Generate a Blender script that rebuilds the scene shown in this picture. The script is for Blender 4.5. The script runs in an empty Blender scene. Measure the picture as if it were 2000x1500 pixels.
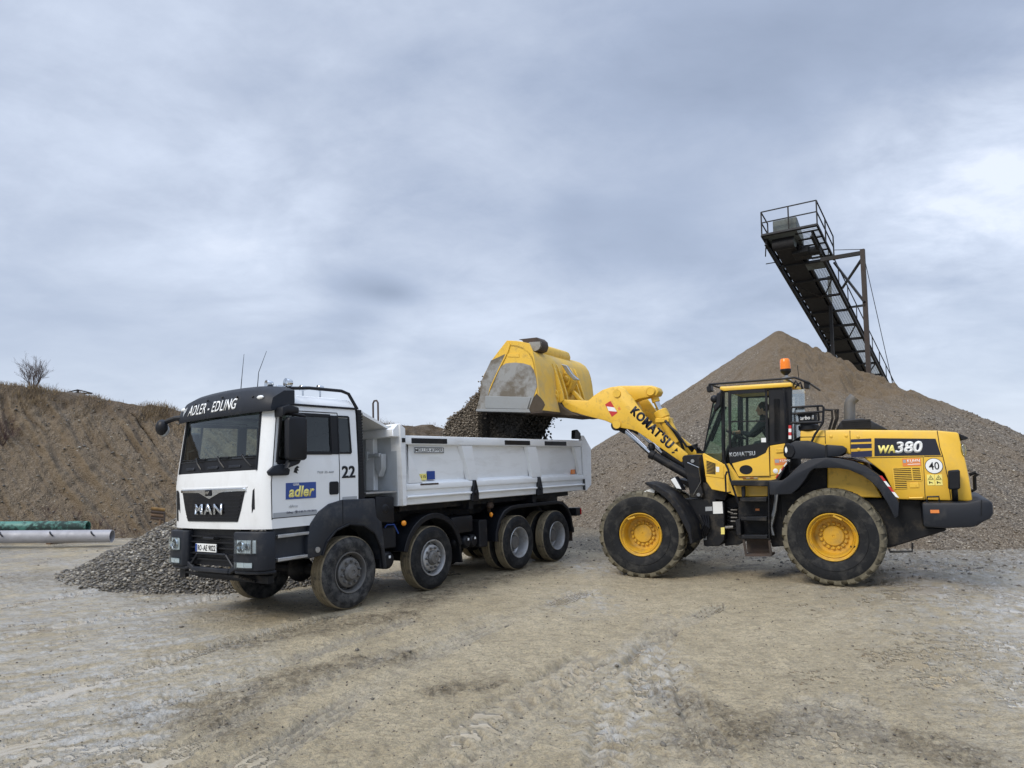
import bpy, bmesh, math, random
import numpy as np
from mathutils import Vector, Matrix
R=math.radians; PI=math.pi
random.seed(7); RNG=np.random.default_rng(11)
SC=bpy.context.scene; COL=SC.collection
# ---------------------------------------------------------------- camera
F,PITCH,HC=1344.0,0.09993,2.3576
cd=bpy.data.cameras.new('camera'); cam=bpy.data.objects.new('camera',cd); COL.objects.link(cam)
cd.sensor_width=36; cd.lens=F/2000*36; cd.clip_start=.1; cd.clip_end=5000
cam.location=(0,0,HC); cam.rotation_euler=(PI/2+PITCH,0,0); SC.camera=cam
# ---------------------------------------------------------------- exposure, sky, sun
SC.view_settings.view_transform='Standard'; SC.view_settings.look='None'
SC.view_settings.exposure=0.70; SC.view_settings.gamma=1.0
SUN_EL,SUN_AZ=R(42),R(228)      # behind the camera, a little to the left, veiled by cloud
W=bpy.data.worlds.new('World'); SC.world=W; W.use_nodes=True
def sky():
    nt=W.node_tree; N=nt.nodes; K=nt.links; N.clear()
    def n(t,**k):
        o=N.new(t)
        for a,b in k.items(): setattr(o,a,b)
        return o
    def math_(op,a,b=None,c=None):
        o=n('ShaderNodeMath',operation=op)
        for i,v in enumerate((a,b,c)):
            if v is None: continue
            if isinstance(v,(int,float)): o.inputs[i].default_value=v
            else: K.new(v,o.inputs[i])
        return o.outputs[0]
    out=n('ShaderNodeOutputWorld'); bg=n('ShaderNodeBackground'); bg.inputs[1].default_value=.10
    st=n('ShaderNodeTexSky',sky_type='NISHITA'); st.sun_disc=False; st.sun_elevation=SUN_EL; st.sun_rotation=SUN_AZ
    tc=n('ShaderNodeTexCoord'); sp=n('ShaderNodeSeparateXYZ'); K.new(tc.outputs['Generated'],sp.inputs[0])
    x,y,z=sp.outputs
    zz=math_('ADD',math_('MAXIMUM',z,0.0),.30)
    cb=n('ShaderNodeCombineXYZ'); K.new(math_('DIVIDE',x,zz),cb.inputs[0]); K.new(math_('DIVIDE',y,zz),cb.inputs[1])
    def noise(sc,det,ro,dist,off,sx=1.,sy=1.):
        mp=n('ShaderNodeMapping'); mp.inputs['Location'].default_value=(off,off*.7,off*1.3); mp.inputs['Scale'].default_value=(sx,sy,1)
        mp.inputs['Rotation'].default_value=(0,0,.35)
        K.new(cb.outputs[0],mp.inputs[0]); t=n('ShaderNodeTexNoise'); K.new(mp.outputs[0],t.inputs['Vector'])
        t.inputs['Scale'].default_value=sc; t.inputs['Detail'].default_value=det; t.inputs['Roughness'].default_value=ro; t.inputs['Distortion'].default_value=dist
        return t.outputs['Fac']
    big=noise(.75,3,.5,.4,3.1); mid=noise(1.9,7,.52,.5,8.4,1.,1.15); fine=noise(5.6,8,.62,.25,1.7,1.,1.2)
    v=math_('ADD',math_('ADD',math_('MULTIPLY',big,.66),math_('MULTIPLY',mid,.86)),math_('MULTIPLY',fine,.36))
    v=math_('SUBTRACT',v,.94)                                   # about -.25 .. .25
    def blob(px,py,s,amp,asp=1.):                                # denser or thinner cloud banks
        a=(px-1000)/F; b=(750-py)/F
        d=Vector((a,math.cos(PITCH)-b*math.sin(PITCH),math.sin(PITCH)+b*math.cos(PITCH))).normalized()
        dx=math_('SUBTRACT',x,d.x); dz=math_('MULTIPLY',math_('SUBTRACT',z,d.z),asp)
        r2=math_('ADD',math_('MULTIPLY',dx,dx),math_('MULTIPLY',dz,dz))
        g=math_('EXPONENT',math_('MULTIPLY',r2,-1/(s*s)))
        g=math_('MULTIPLY',g,math_('GREATER_THAN',y,0.))
        g=math_('MULTIPLY',g,math_('ADD',math_('MULTIPLY',fine,1.4),math_('ADD',math_('MULTIPLY',mid,1.6),-.5)))
        return math_('MULTIPLY',g,amp)
    for a in SKY_BLOBS: v=math_('ADD',v,blob(*a))
    rp=n('ShaderNodeValToRGB'); K.new(math_('ADD',math_('MULTIPLY',v,1.12),.5),rp.inputs[0])
    el=rp.color_ramp.elements
    el[0].position=.0; el[0].color=(.205,.25,.345,1); el[1].position=1.; el[1].color=(.64,.69,.79,1)
    e=el.new(.35); e.color=(.305,.36,.475,1)
    e=el.new(.58); e.color=(.402,.457,.567,1)
    e=el.new(.78); e.color=(.50,.56,.675,1)
    # brighter cloud base towards the horizon
    hz=math_('POWER',math_('SUBTRACT',1.,math_('MINIMUM',math_('MAXIMUM',z,0.),1.)),7.)
    mx=n('ShaderNodeMix',data_type='RGBA'); K.new(math_('MULTIPLY',hz,.72),mx.inputs[0]); K.new(rp.outputs[0],mx.inputs[6]); mx.inputs[7].default_value=(.585,.645,.745,1)
    sc_=n('ShaderNodeVectorMath',operation='SCALE'); K.new(mx.outputs[2],sc_.inputs[0]); 
    zen=math_('SMOOTH_MIN',math_('MAXIMUM',math_('MULTIPLY',math_('SUBTRACT',z,.60),2.5),0.),1.,.1)    # an overcast sky is brightest overhead
    K.new(math_('MULTIPLY',math_('ADD',1.,math_('MULTIPLY',zen,2.8)),8.5),sc_.inputs['Scale'])
    m2=n('ShaderNodeMix',data_type='RGBA'); m2.inputs[0].default_value=.93; K.new(st.outputs[0],m2.inputs[6]); K.new(sc_.outputs[0],m2.inputs[7])
    K.new(m2.outputs[2],bg.inputs[0]); K.new(bg.outputs[0],out.inputs[0])
# px, py in the photo's frame give the direction of each bank of cloud: (.., size, density, flatness)
SKY_BLOBS=[(1480,130,.30,-.10,1.2),(715,560,.055,-.34,2.6),(770,575,.035,-.25,2.2),(1270,440,.09,-.18,1.6),(1110,420,.045,-.16,1.2),(690,620,.05,-.2,3.),(120,640,.22,-.16,3.2),(1860,300,.12,.36,1.),(1960,430,.10,.2,1.5),
 (600,330,.30,.05,1.2),(1750,640,.2,.05,2.),(300,60,.35,-.03,1.2),(1000,800,.5,.06,4.),(1700,110,.16,-.10,1.6),(850,660,.06,-.10,2.)]
sky()
sd=bpy.data.lights.new('sun','SUN'); sd.energy=1.5; sd.angle=R(22); sd.color=(1,.92,.80)
so=bpy.data.objects.new('sun',sd); COL.objects.link(so)
dv=Vector((math.sin(SUN_AZ)*math.cos(SUN_EL),math.cos(SUN_AZ)*math.cos(SUN_EL),math.sin(SUN_EL)))
so.rotation_euler=dv.to_track_quat('Z','Y').to_euler()
# ---------------------------------------------------------------- where pixels of the photo lie in space
CP,SP=math.cos(PITCH),math.sin(PITCH)
def ray(px,py):
    a=(px-1000)/F; b=(750-py)/F
    return Vector((a,CP-b*SP,SP+b*CP))
class Frame:
    def __init__(s,M): s.M=M; s.I=M.inverted(); s.o=s.I@Vector((0,0,HC)); s.R=s.I.to_3x3()
    def at(s,px,py,ax,c):
        d=s.R@ray(px,py); return s.o+d*((c-s.o[ax])/d[ax])
TM=Matrix.Translation((-3.3453,11.1633,0))@Matrix.Rotation(4.07921,4,'Z')@Matrix.Rotation(.0512,4,'X')
LM=Matrix.Translation((6.0341,12.7892,.1707))@Matrix.Rotation(2.61487,4,'Z')@Matrix.Rotation(.04923,4,'Y')
TF,LF,WF=Frame(TM),Frame(LM),Frame(Matrix.Identity(4))
def crop(x0,y0,s): return lambda x,y:(x0+x/s,y0+y/s)
c1,c2,c3=crop(290,720,3),crop(680,760,3.572),crop(840,620,3.571)
c4,c5,c6=crop(1130,720,3.26),crop(1480,700,3.124),crop(1350,700,3.75)
c7,c8=crop(1440,370,3.847),crop(0,680,3.408)
def xz(fr,c,y,s):       # side-view outline: "x,y x,y ..." of a crop, on the plane y
    o=[]
    for q in s.split():
        p=fr.at(*c(*map(float,q.split(','))),1,y); o.append((p.x,p.z))
    return o
# ---------------------------------------------------------------- noise for shapes
def _h(i,j,s):
    n=(i.astype(np.int64)*374761393+j.astype(np.int64)*668265263+s*1274126177)&0x7fffffff
    n=((n^(n>>13))*1274126177)&0x7fffffff
    return ((n^(n>>16))&0xffff)/65535.*2*np.pi
def pn(x,y,s=0):
    x=np.asarray(x,float); y=np.asarray(y,float)
    i=np.floor(x); j=np.floor(y); fx=x-i; fy=y-j
    u=fx*fx*fx*(fx*(fx*6-15)+10); v=fy*fy*fy*(fy*(fy*6-15)+10)
    def g(di,dj):
        a=_h(i+di,j+dj,s); return np.cos(a)*(fx-di)+np.sin(a)*(fy-dj)
    return ((g(0,0)*(1-u)+g(1,0)*u)*(1-v)+(g(0,1)*(1-u)+g(1,1)*u)*v)*1.5
def fbm(x,y,o=4,s=0,g=.5):
    r=0; a=1; f=1
    for k in range(o): r=r+a*pn(x*f,y*f,s+k*17); a*=g; f*=2.03
    return r
def sstep(a,b,x):
    t=np.clip((x-a)/(b-a),0,1); return t*t*(3-2*t)
# ---------------------------------------------------------------- materials
MATS={}
def nodes(name):
    m=bpy.data.materials.new(name); m.use_nodes=True; nt=m.node_tree; MATS[name]=m
    return m,nt,nt.nodes,nt.links,nt.nodes['Principled BSDF']
def coords(nt,kind='Object',scale=(1,1,1),rot=(0,0,0)):
    t=nt.nodes.new('ShaderNodeTexCoord'); mp=nt.nodes.new('ShaderNodeMapping'); nt.links.new(t.outputs[kind],mp.inputs[0])
    mp.inputs['Scale'].default_value=scale; mp.inputs['Rotation'].default_value=rot
    return mp.outputs[0]
def tnoise(nt,v,sc,det=4,ro=.55,dist=0.):
    t=nt.nodes.new('ShaderNodeTexNoise'); nt.links.new(v,t.inputs['Vector'])
    t.inputs['Scale'].default_value=sc; t.inputs['Detail'].default_value=det; t.inputs['Roughness'].default_value=ro; t.inputs['Distortion'].default_value=dist
    return t.outputs['Fac']
def ramp(nt,v,stops):
    r=nt.nodes.new('ShaderNodeValToRGB'); nt.links.new(v,r.inputs[0]); e=r.color_ramp.elements
    while len(e)<len(stops): e.new(.5)
    for k,(p,c) in enumerate(stops):
        e[k].position=p; e[k].color=(c,c,c,1) if isinstance(c,(int,float)) else (*c,1)
    return r.outputs[0]
def mixc(nt,f,a,b,mode='MIX'):
    m=nt.nodes.new('ShaderNodeMix'); m.data_type='RGBA'; m.blend_type=mode
    for i,v in ((0,f),(6,a),(7,b)):
        if isinstance(v,(int,float)): m.inputs[i].default_value=v
        elif isinstance(v,tuple): m.inputs[i].default_value=(*v,1)
        else: nt.links.new(v,m.inputs[i])
    return m.outputs[2]
def mth(nt,op,a,b=0.):
    o=nt.nodes.new('ShaderNodeMath'); o.operation=op
    for i,v in enumerate((a,b)):
        if isinstance(v,(int,float)): o.inputs[i].default_value=v
        else: nt.links.new(v,o.inputs[i])
    return o.outputs[0]
def bumpn(nt,h,strength,dist,b,prev=None):
    n=nt.nodes.new('ShaderNodeBump'); n.inputs['Strength'].default_value=strength; n.inputs['Distance'].default_value=dist
    nt.links.new(h,n.inputs['Height'])
    if prev is not None: nt.links.new(prev,n.inputs['Normal'])
    nt.links.new(n.outputs[0],b.inputs['Normal']); return n.outputs[0]
MUD=(.235,.195,.135); DUST=(.30,.275,.225)
def paint(name,col,rough=.4,metal=0,dirt=None,d0=.52,d1=.72,dsc=2.2,amt=.6,var=.12,bump=.0,bsc=30,spec=.5,streak=(1,1,1)):
    m,nt,N,K,b=nodes(name)
    v=coords(nt); n1=tnoise(nt,v,1.7,5,.6)
    dk=tuple(c*(1-var) for c in col); lt=tuple(min(1,c*(1+var*.7)) for c in col)
    c=mixc(nt,n1,dk,lt)
    rv=mth(nt,'ADD',mth(nt,'MULTIPLY',tnoise(nt,v,9,4),.25),rough-.12)
    if dirt:
        vs=coords(nt,scale=streak); dn=tnoise(nt,vs,dsc,8,.68,.2)
        f=mth(nt,'MULTIPLY',ramp(nt,dn,[(d0,0.),(d1,1.)]),amt)
        c=mixc(nt,f,c,dirt); rv=mth(nt,'ADD',rv,mth(nt,'MULTIPLY',f,.35))
    K.new(c,b.inputs['Base Color']); K.new(rv,b.inputs['Roughness']); b.inputs['Metallic'].default_value=metal
    b.inputs['Specular IOR Level'].default_value=spec
    if bump: bumpn(nt,tnoise(nt,v,bsc,5,.6),bump,.01,b)
    return m
def glass(name,tint,extra=.0,frost=0.,ior=1.5):
    m,nt,N,K,b=nodes(name); out=N['Material Output']; N.remove(b)
    fr=N.new('ShaderNodeFresnel'); fr.inputs[0].default_value=ior
    tr=N.new('ShaderNodeBsdfTransparent'); tr.inputs[0].default_value=(*tint,1)
    gl=N.new('ShaderNodeBsdfGlossy'); gl.inputs['Roughness'].default_value=.03+frost; gl.inputs[0].default_value=(.9,.95,.97,1)
    mx=N.new('ShaderNodeMixShader'); K.new(mth(nt,'ADD',fr.outputs[0],extra),mx.inputs[0]); K.new(tr.outputs[0],mx.inputs[1]); K.new(gl.outputs[0],mx.inputs[2])
    K.new(mx.outputs[0],out.inputs[0]); return m
WHITE=paint('truck_white_paint',(.74,.76,.77),.34,dirt=DUST,d0=.52,d1=.85,amt=.30,streak=(1,1,.5),var=.03)
BOXW=paint('tipper_grey_white_paint',(.73,.75,.76),.45,dirt=(.33,.31,.27),d0=.50,d1=.78,dsc=1.6,amt=.40,var=.06,streak=(.6,1,2.2))
BOXD=paint('scuffed_light_grey_steel',(.45,.48,.50),.5,dirt=MUD,d0=.5,d1=.75,amt=.4)
GREY=paint('dark_grey_plastic',(.013,.016,.023),.5,spec=.3,dirt=DUST,d0=.55,d1=.8,amt=.12,bump=.05,bsc=120)
FEND=paint('slate_grey_fender_plastic',(.018,.022,.030),.45,spec=.35,dirt=DUST,d0=.5,d1=.8,amt=.22,dsc=3)
BLACK=paint('black_plastic',(.006,.007,.010),.45,spec=.3,dirt=MUD,d0=.6,d1=.85,amt=.15)
FRAME=paint('black_chassis_steel',(.007,.008,.011),.55,spec=.3,dirt=MUD,d0=.52,d1=.8,amt=.28,dsc=4)
INT=paint('dark_interior',(.012,.014,.017),.7)
CHROME=paint('chrome',(.62,.65,.68),.16,1.,var=.05)
STEEL=paint('worn_steel',(.36,.37,.38),.35,1.,dirt=MUD,d0=.55,d1=.8,amt=.4)
RIMS=paint('dusty_steel_rim',(.44,.45,.46),.4,.6,dirt=(.22,.19,.15),d0=.47,d1=.70,dsc=7,amt=.7)
RIMD=paint('muddy_dark_rim',(.15,.15,.15),.5,.4,dirt=(.16,.145,.12),d0=.42,d1=.7,dsc=8,amt=.7)
ALU=paint('tread_plate',(.42,.43,.44),.4,.8,dirt=DUST,d0=.4,d1=.7,amt=.7,dsc=5,bump=.4,bsc=60)
TYRE=paint('tyre_sidewall_rubber',(.007,.008,.010),.65,spec=.3,dirt=(.10,.096,.086),d0=.47,d1=.74,dsc=6,amt=.5,bump=.3,bsc=40)
TYREG=paint('grey_scuffed_tyre_rubber',(.014,.015,.017),.65,spec=.3,dirt=(.16,.155,.145),d0=.42,d1=.68,dsc=7,amt=.6,bump=.3,bsc=40)
TREAD=paint('mud_caked_tread',(.23,.19,.12),.75,dirt=(.05,.046,.04),d0=.5,d1=.66,dsc=6,amt=.75,bump=.6,bsc=30)
LTREAD=paint('loader_tread_mud',(.165,.148,.105),.85,dirt=(.032,.030,.027),d0=.42,d1=.66,dsc=6,amt=.8,spec=.3,bump=.8,bsc=22)
HLR=paint('bright_lamp_reflector',(.80,.83,.85),.25,.0)  # pale colour stands in for the bright reflection in the lamps
MUDB=paint('dark_caked_mud',(.06,.045,.03),.85,bump=.8,bsc=20)
YEL=paint('yellow_paint',(.77,.475,.050),.38,dirt=(.40,.29,.14),d0=.48,d1=.78,amt=.42,dsc=3.2,var=.05)
YELD=paint('dirty_yellow_paint',(.74,.46,.048),.42,dirt=(.24,.17,.07),d0=.53,d1=.70,dsc=9,amt=.5,var=.08)
YELB=paint('faded_bucket_yellow',(.70,.44,.060),.5,dirt=(.47,.37,.19),d0=.44,d1=.66,dsc=2.4,amt=.75,var=.08,bump=.08,bsc=14)
YELR=paint('yellow_rim_paint',(.60,.345,.025),.45,dirt=(.26,.18,.07),d0=.46,d1=.70,dsc=6,amt=.65)
BUCKS=paint('worn_bucket_steel',(.27,.275,.27),.5,.1,dirt=(.125,.105,.078),d0=.43,d1=.58,dsc=2.0,amt=.9,bump=.15)
BUCKP=paint('bare_grey_wear_plate',(.27,.285,.29),.4,.2,dirt=(.22,.205,.18),d0=.5,d1=.7,amt=.4)
RUST=paint('rusty_brown_steel',(.060,.040,.030),.7,dirt=(.05,.045,.042),d0=.45,d1=.6,amt=.7,bump=.2)
NAVY=paint('navy_black_decal',(.008,.010,.022),.35)
NAVYB=paint('navy_blue_decal',(.012,.016,.055),.35)
BLUE=paint('blue_sign_vinyl',(.02,.06,.26),.35)
LYEL=paint('pale_yellow_vinyl',(.85,.75,.22),.4)
WHT=paint('white_vinyl',(.78,.8,.8),.4)
GRYT=paint('grey_vinyl',(.33,.35,.37),.4)
RED=paint('red_vinyl',(.50,.03,.03),.4)
ORG=paint('orange_vinyl',(.70,.22,.05),.4)
ORANGE=paint('orange_lens',(.85,.22,.015),.2)
REDL=paint('red_lens',(.55,.015,.02),.2)
AMBER=paint('amber_lens',(.85,.30,.02),.2)
CONV=paint('dark_conveyor_steel',(.016,.017,.019),.6,dirt=(.05,.034,.024),d0=.52,d1=.7,dsc=1.2,amt=.5,spec=.3)
MAST=paint('dark_rusty_mast',(.035,.026,.022),.7,dirt=(.06,.04,.03),d0=.5,d1=.7,amt=.5)
CONVG=paint('grey_green_sheet',(.115,.135,.135),.6,dirt=(.07,.06,.05),d0=.5,d1=.7,amt=.6)
BELT=paint('black_belt_rubber',(.012,.012,.014),.7)
PIPEG=paint('pale_zinc_pipe',(.34,.34,.36),.55,.2,dirt=(.13,.12,.12),d0=.45,d1=.75,dsc=1.6,amt=.6)
PIPEV=paint('green_pipe_coating',(.06,.20,.16),.5,dirt=(.010,.022,.02),d0=.44,d1=.54,dsc=2.6,amt=.94)
OCHRE=paint('weathered_ochre_paint',(.22,.13,.04),.8,dirt=(.08,.05,.03),d0=.45,d1=.65,amt=.7,dsc=6)
WOOD=paint('weathered_brown_wood',(.16,.10,.06),.8,dirt=(.05,.035,.025),d0=.45,d1=.65,amt=.7,dsc=5)
SKIN=paint('skin',(.42,.25,.18),.55); HAIR=paint('dark_hair',(.02,.015,.012),.7); CLOTH=paint('dark_work_jacket',(.022,.024,.032),.85,bump=.3)
TW=paint('twig_bark',(.10,.075,.065),.9); TWR=paint('red_brown_twigs',(.075,.042,.040),.9); STRAW=paint('dry_straw',(.20,.145,.080),.9,var=.3)
GLASS=glass('truck_window_glass',(.72,.82,.80),.02); GLASSL=glass('loader_window_glass',(.85,.93,.89),.0,ior=1.22); GLASSP=glass('pale_rear_glass',(.85,.9,.92),.22,.1)
HLENS=glass('headlamp_glass',(.9,.95,.95),.05)
# ---------------------------------------------------------------- mesh helpers
class MB:
    def __init__(s): s.v=[]; s.f=[]; s.mi=[]; s.mats=[]
    def m(s,mat):
        if mat not in s.mats: s.mats.append(mat)
        s.cur=s.mats.index(mat); return s
    def add(s,vs,fs):
        k=len(s.v); s.v+= [tuple(v) for v in vs]; s.f+=[tuple(i+k for i in f) for f in fs]; s.mi+=[s.cur]*len(fs); return s
    def box(s,a,b,M=None):
        (x0,y0,z0),(x1,y1,z1)=a,b
        vs=[Vector(p) for p in ((x0,y0,z0),(x1,y0,z0),(x1,y1,z0),(x0,y1,z0),(x0,y0,z1),(x1,y0,z1),(x1,y1,z1),(x0,y1,z1))]
        if M is not None: vs=[M@v for v in vs]
        return s.add(vs,[(0,3,2,1),(4,5,6,7),(0,1,5,4),(1,2,6,5),(2,3,7,6),(3,0,4,7)])
    def prism(s,out,a,b,ax=1):       # out: (x,z) pairs when ax=1, (y,z) when ax=0, (x,y) when ax=2
        def P(p,c): return (p[0],c,p[1]) if ax==1 else ((c,p[0],p[1]) if ax==0 else (p[0],p[1],c))
        n=len(out); vs=[P(p,a) for p in out]+[P(p,b) for p in out]
        return s.add(vs,[tuple(range(n-1,-1,-1)),tuple(range(n,2*n))]+[(i,(i+1)%n,n+(i+1)%n,n+i) for i in range(n)])
    def tube(s,pts,r,n=8,r1=None,closed=False):
        pts=[Vector(p) for p in pts]; m=len(pts); vs=[]; fs=[]; up=None
        for i,p in enumerate(pts):
            if closed: t=pts[(i+1)%m]-pts[i-1]
            else: t=pts[min(i+1,m-1)]-pts[max(i-1,0)]
            t.normalize()
            if up is None: up=Vector((0,0,1)) if abs(t.z)<.9 else Vector((1,0,0))
            a=t.cross(up).normalized(); up=a.cross(t).normalized(); b=up
            rr=r if r1 is None else r+(r1-r)*i/max(1,m-1)
            for k in range(n):
                w=2*PI*k/n; vs.append(p+a*(math.cos(w)*rr)+b*(math.sin(w)*rr))
        for i in range(m if closed else m-1):
            j=(i+1)%m
            for k in range(n): fs.append((i*n+k,i*n+(k+1)%n,j*n+(k+1)%n,j*n+k))
        if not closed: fs+=[tuple(range(n-1,-1,-1)),tuple((m-1)*n+k for k in range(n))]
        return s.add(vs,fs)
    def bar(s,p,q,w,h,up=(0,0,1)):
        p,q=Vector(p),Vector(q); t=(q-p).normalized(); u=Vector(up)
        a=t.cross(u)
        if a.length<1e-3: a=t.cross(Vector((1,0,0)))
        a.normalize(); b=a.cross(t)
        vs=[e+a*(sx*w/2)+b*(sz*h/2) for e in (p,q) for sx,sz in ((-1,-1),(1,-1),(1,1),(-1,1))]
        return s.add(vs,[(3,2,1,0),(4,5,6,7),(0,1,5,4),(1,2,6,5),(2,3,7,6),(3,0,4,7)])
    def lathe(s,prof,o,ax,n=32,close=False):   # prof: (radius, along)
        ax=Vector(ax).normalized(); a=ax.orthogonal().normalized(); b=ax.cross(a); o=Vector(o); vs=[]; fs=[]; m=len(prof)
        for k in range(n):
            w=2*PI*k/n; d=a*math.cos(w)+b*math.sin(w)
            for r,t in prof: vs.append(o+d*r+ax*t)
        for k in range(n):
            j=(k+1)%n
            for i in range(m-1 if not close else m):
                i2=(i+1)%m; fs.append((k*m+i,j*m+i,j*m+i2,k*m+i2))
        return s.add(vs,fs)
    def cyl(s,p,q,r,n=16,r1=None): return s.tube([p,q],r,n,r1)
    def ball(s,c,r,n=12,sc=(1,1,1)):
        prof=[(math.sin(PI*i/n)*r,-math.cos(PI*i/n)*r) for i in range(n+1)]; k=len(s.v)
        s.lathe(prof,(0,0,0),(0,0,1),n*2)
        for i in range(k,len(s.v)): p=s.v[i]; s.v[i]=(c[0]+p[0]*sc[0],c[1]+p[1]*sc[1],c[2]+p[2]*sc[2])
        return s
    def build(s,name,parent=None,bevel=0,smooth=35,seg=1,warp=None,sub=0):
        me=bpy.data.meshes.new(name); vs=s.v if warp is None else [warp(Vector(v)) for v in s.v]
        me.from_pydata([tuple(v) for v in vs],[],s.f)
        for m in s.mats: me.materials.append(m)
        me.polygons.foreach_set('material_index',s.mi)
        bm=bmesh.new(); bm.from_mesh(me)
        bmesh.ops.remove_doubles(bm,verts=bm.verts,dist=1e-5)
        bmesh.ops.recalc_face_normals(bm,faces=bm.faces)
        if bevel:
            ed=[e for e in bm.edges if len(e.link_faces)==2 and e.calc_face_angle(0)>R(35)]
            bmesh.ops.bevel(bm,geom=ed,offset=bevel,segments=seg,affect='EDGES',clamp_overlap=True,profile=.5)
        bm.to_mesh(me); bm.free()
        if smooth:
            me.shade_smooth(); me.set_sharp_from_angle(angle=R(smooth))
        o=bpy.data.objects.new(name,me); COL.objects.link(o)
        if parent is not None: o.parent=parent
        return o
def B(mat): return MB().m(mat)
def thing(name,label,cat,M=None,group=None):
    o=bpy.data.objects.new(name,None); COL.objects.link(o); o.empty_display_size=.3
    if M is not None: o.matrix_world=M
    return tag(o,label,cat,group)
def tag(o,label=None,cat=None,group=None,kind=None):
    for k,v in (('label',label),('category',cat),('group',group),('kind',kind)):
        if v: o[k]=v
    return o
def part(name,parent,loc=(0,0,0)):
    o=bpy.data.objects.new(name,None); COL.objects.link(o); o.parent=parent; o.location=loc; o.empty_display_size=.1; return o
def dup(o,parent=None,loc=None,rot=None):
    c=o.copy(); COL.objects.link(c)
    if parent is not None: c.parent=parent
    if loc is not None: c.location=loc
    if rot is not None: c.rotation_euler=rot
    for ch in list(o.children):
        d=ch.copy(); COL.objects.link(d); d.parent=c
    return c
def text(name,s,mat,parent,o,dx,dy,w=None,h=None,bold=0.,shear=0.,warp=None,ext=.0015,space=1.,fat=0.):
    cu=bpy.data.curves.new(name,'FONT'); cu.body=s; cu.size=1; cu.offset=bold; cu.shear=shear; cu.space_character=space; cu.resolution_u=3; cu.fill_mode='FRONT'
    t=bpy.data.objects.new('t',cu); COL.objects.link(t)
    me=bpy.data.meshes.new_from_object(t.evaluated_get(bpy.context.evaluated_depsgraph_get()))
    bpy.data.objects.remove(t); bpy.data.curves.remove(cu)
    co=np.empty(len(me.vertices)*3); me.vertices.foreach_get('co',co); co=co.reshape(-1,3)
    co[:,:2]-=co[:,:2].min(0); mx=co[:,:2].max(0)
    if h is None: h=w/mx[0]*mx[1]
    if w is None: w=h/mx[1]*mx[0]
    dx=Vector(dx).normalized(); dy=Vector(dy); dy=(dy-dx*dy.dot(dx)).normalized(); nz=dx.cross(dy); o=Vector(o)
    A=np.array([dx,dy,nz]); P=np.array(o)+(co/[mx[0],mx[1],1]*[w,h,1])@A
    me.vertices.foreach_set('co',P.ravel())
    if warp is not None:
        for v in me.vertices: v.co=warp(v.co)
    me.update()
    if fat:      # heavier strokes: the outline laid down again a little to each side, each a hair further out
        bm=bmesh.new(); bm.from_mesh(me); src=bm.faces[:]
        for i,(a,b) in enumerate(((1,0),(0,1),(1,1))):
            r=bmesh.ops.duplicate(bm,geom=src); bmesh.ops.translate(bm,vec=dx*(a*fat)+dy*(b*fat*.6)+nz*(.0004*(i+1)),verts=[e for e in r['geom'] if isinstance(e,bmesh.types.BMVert)])
        bm.to_mesh(me); bm.free()
    bm=bmesh.new(); bm.from_mesh(me); g=bmesh.ops.extrude_face_region(bm,geom=bm.faces[:])
    off=nz*ext
    bmesh.ops.translate(bm,vec=off,verts=[e for e in g['geom'] if isinstance(e,bmesh.types.BMVert)])
    bmesh.ops.recalc_face_normals(bm,faces=bm.faces); bm.to_mesh(me); bm.free()
    me.materials.clear(); me.materials.append(mat)
    ob=bpy.data.objects.new(name,me); COL.objects.link(ob); ob.parent=parent; return ob
def rrect(x0,z0,x1,z1,r,n=4):
    o=[]
    for cx,cz,a in ((x1-r,z1-r,0),(x0+r,z1-r,90),(x0+r,z0+r,180),(x1-r,z0+r,270)):
        for k in range(n+1): w=R(a+90*k/n); o.append((cx+r*math.cos(w),cz+r*math.sin(w)))
    return o
def arc(cx,cz,r,a0,a1,n=12): return [(cx+r*math.cos(R(a0+(a1-a0)*k/n)),cz+r*math.sin(R(a0+(a1-a0)*k/n))) for k in range(n+1)]
def nmesh(name,V,Fq,mat,attrs=None,smooth=True):      # big meshes from numpy arrays
    me=bpy.data.meshes.new(name); k=Fq.shape[1]
    me.vertices.add(len(V)); me.vertices.foreach_set('co',np.ascontiguousarray(V,dtype=np.float32).ravel())
    me.loops.add(Fq.size); me.loops.foreach_set('vertex_index',np.ascontiguousarray(Fq,dtype=np.int32).ravel())
    me.polygons.add(len(Fq)); me.polygons.foreach_set('loop_start',np.arange(0,Fq.size,k,dtype=np.int32))
    me.update(calc_edges=True); me.validate()
    if smooth: me.shade_smooth()
    for n,a in (attrs or {}).items():
        at=me.attributes.new(n,'FLOAT','POINT'); at.data.foreach_set('value',np.asarray(a,dtype=np.float32))
    me.materials.append(mat); o=bpy.data.objects.new(name,me); COL.objects.link(o); return o
def gridfaces(nu,nv,wrap=False):
    i=np.arange(nu-1 if not wrap else nu)[:,None]; j=np.arange(nv-1)[None,:]; i2=(i+1)%nu
    return np.stack([i*nv+j,i2*nv+j,i2*nv+j+1,i*nv+j+1],-1).reshape(-1,4)
ICO_V=None
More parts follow.
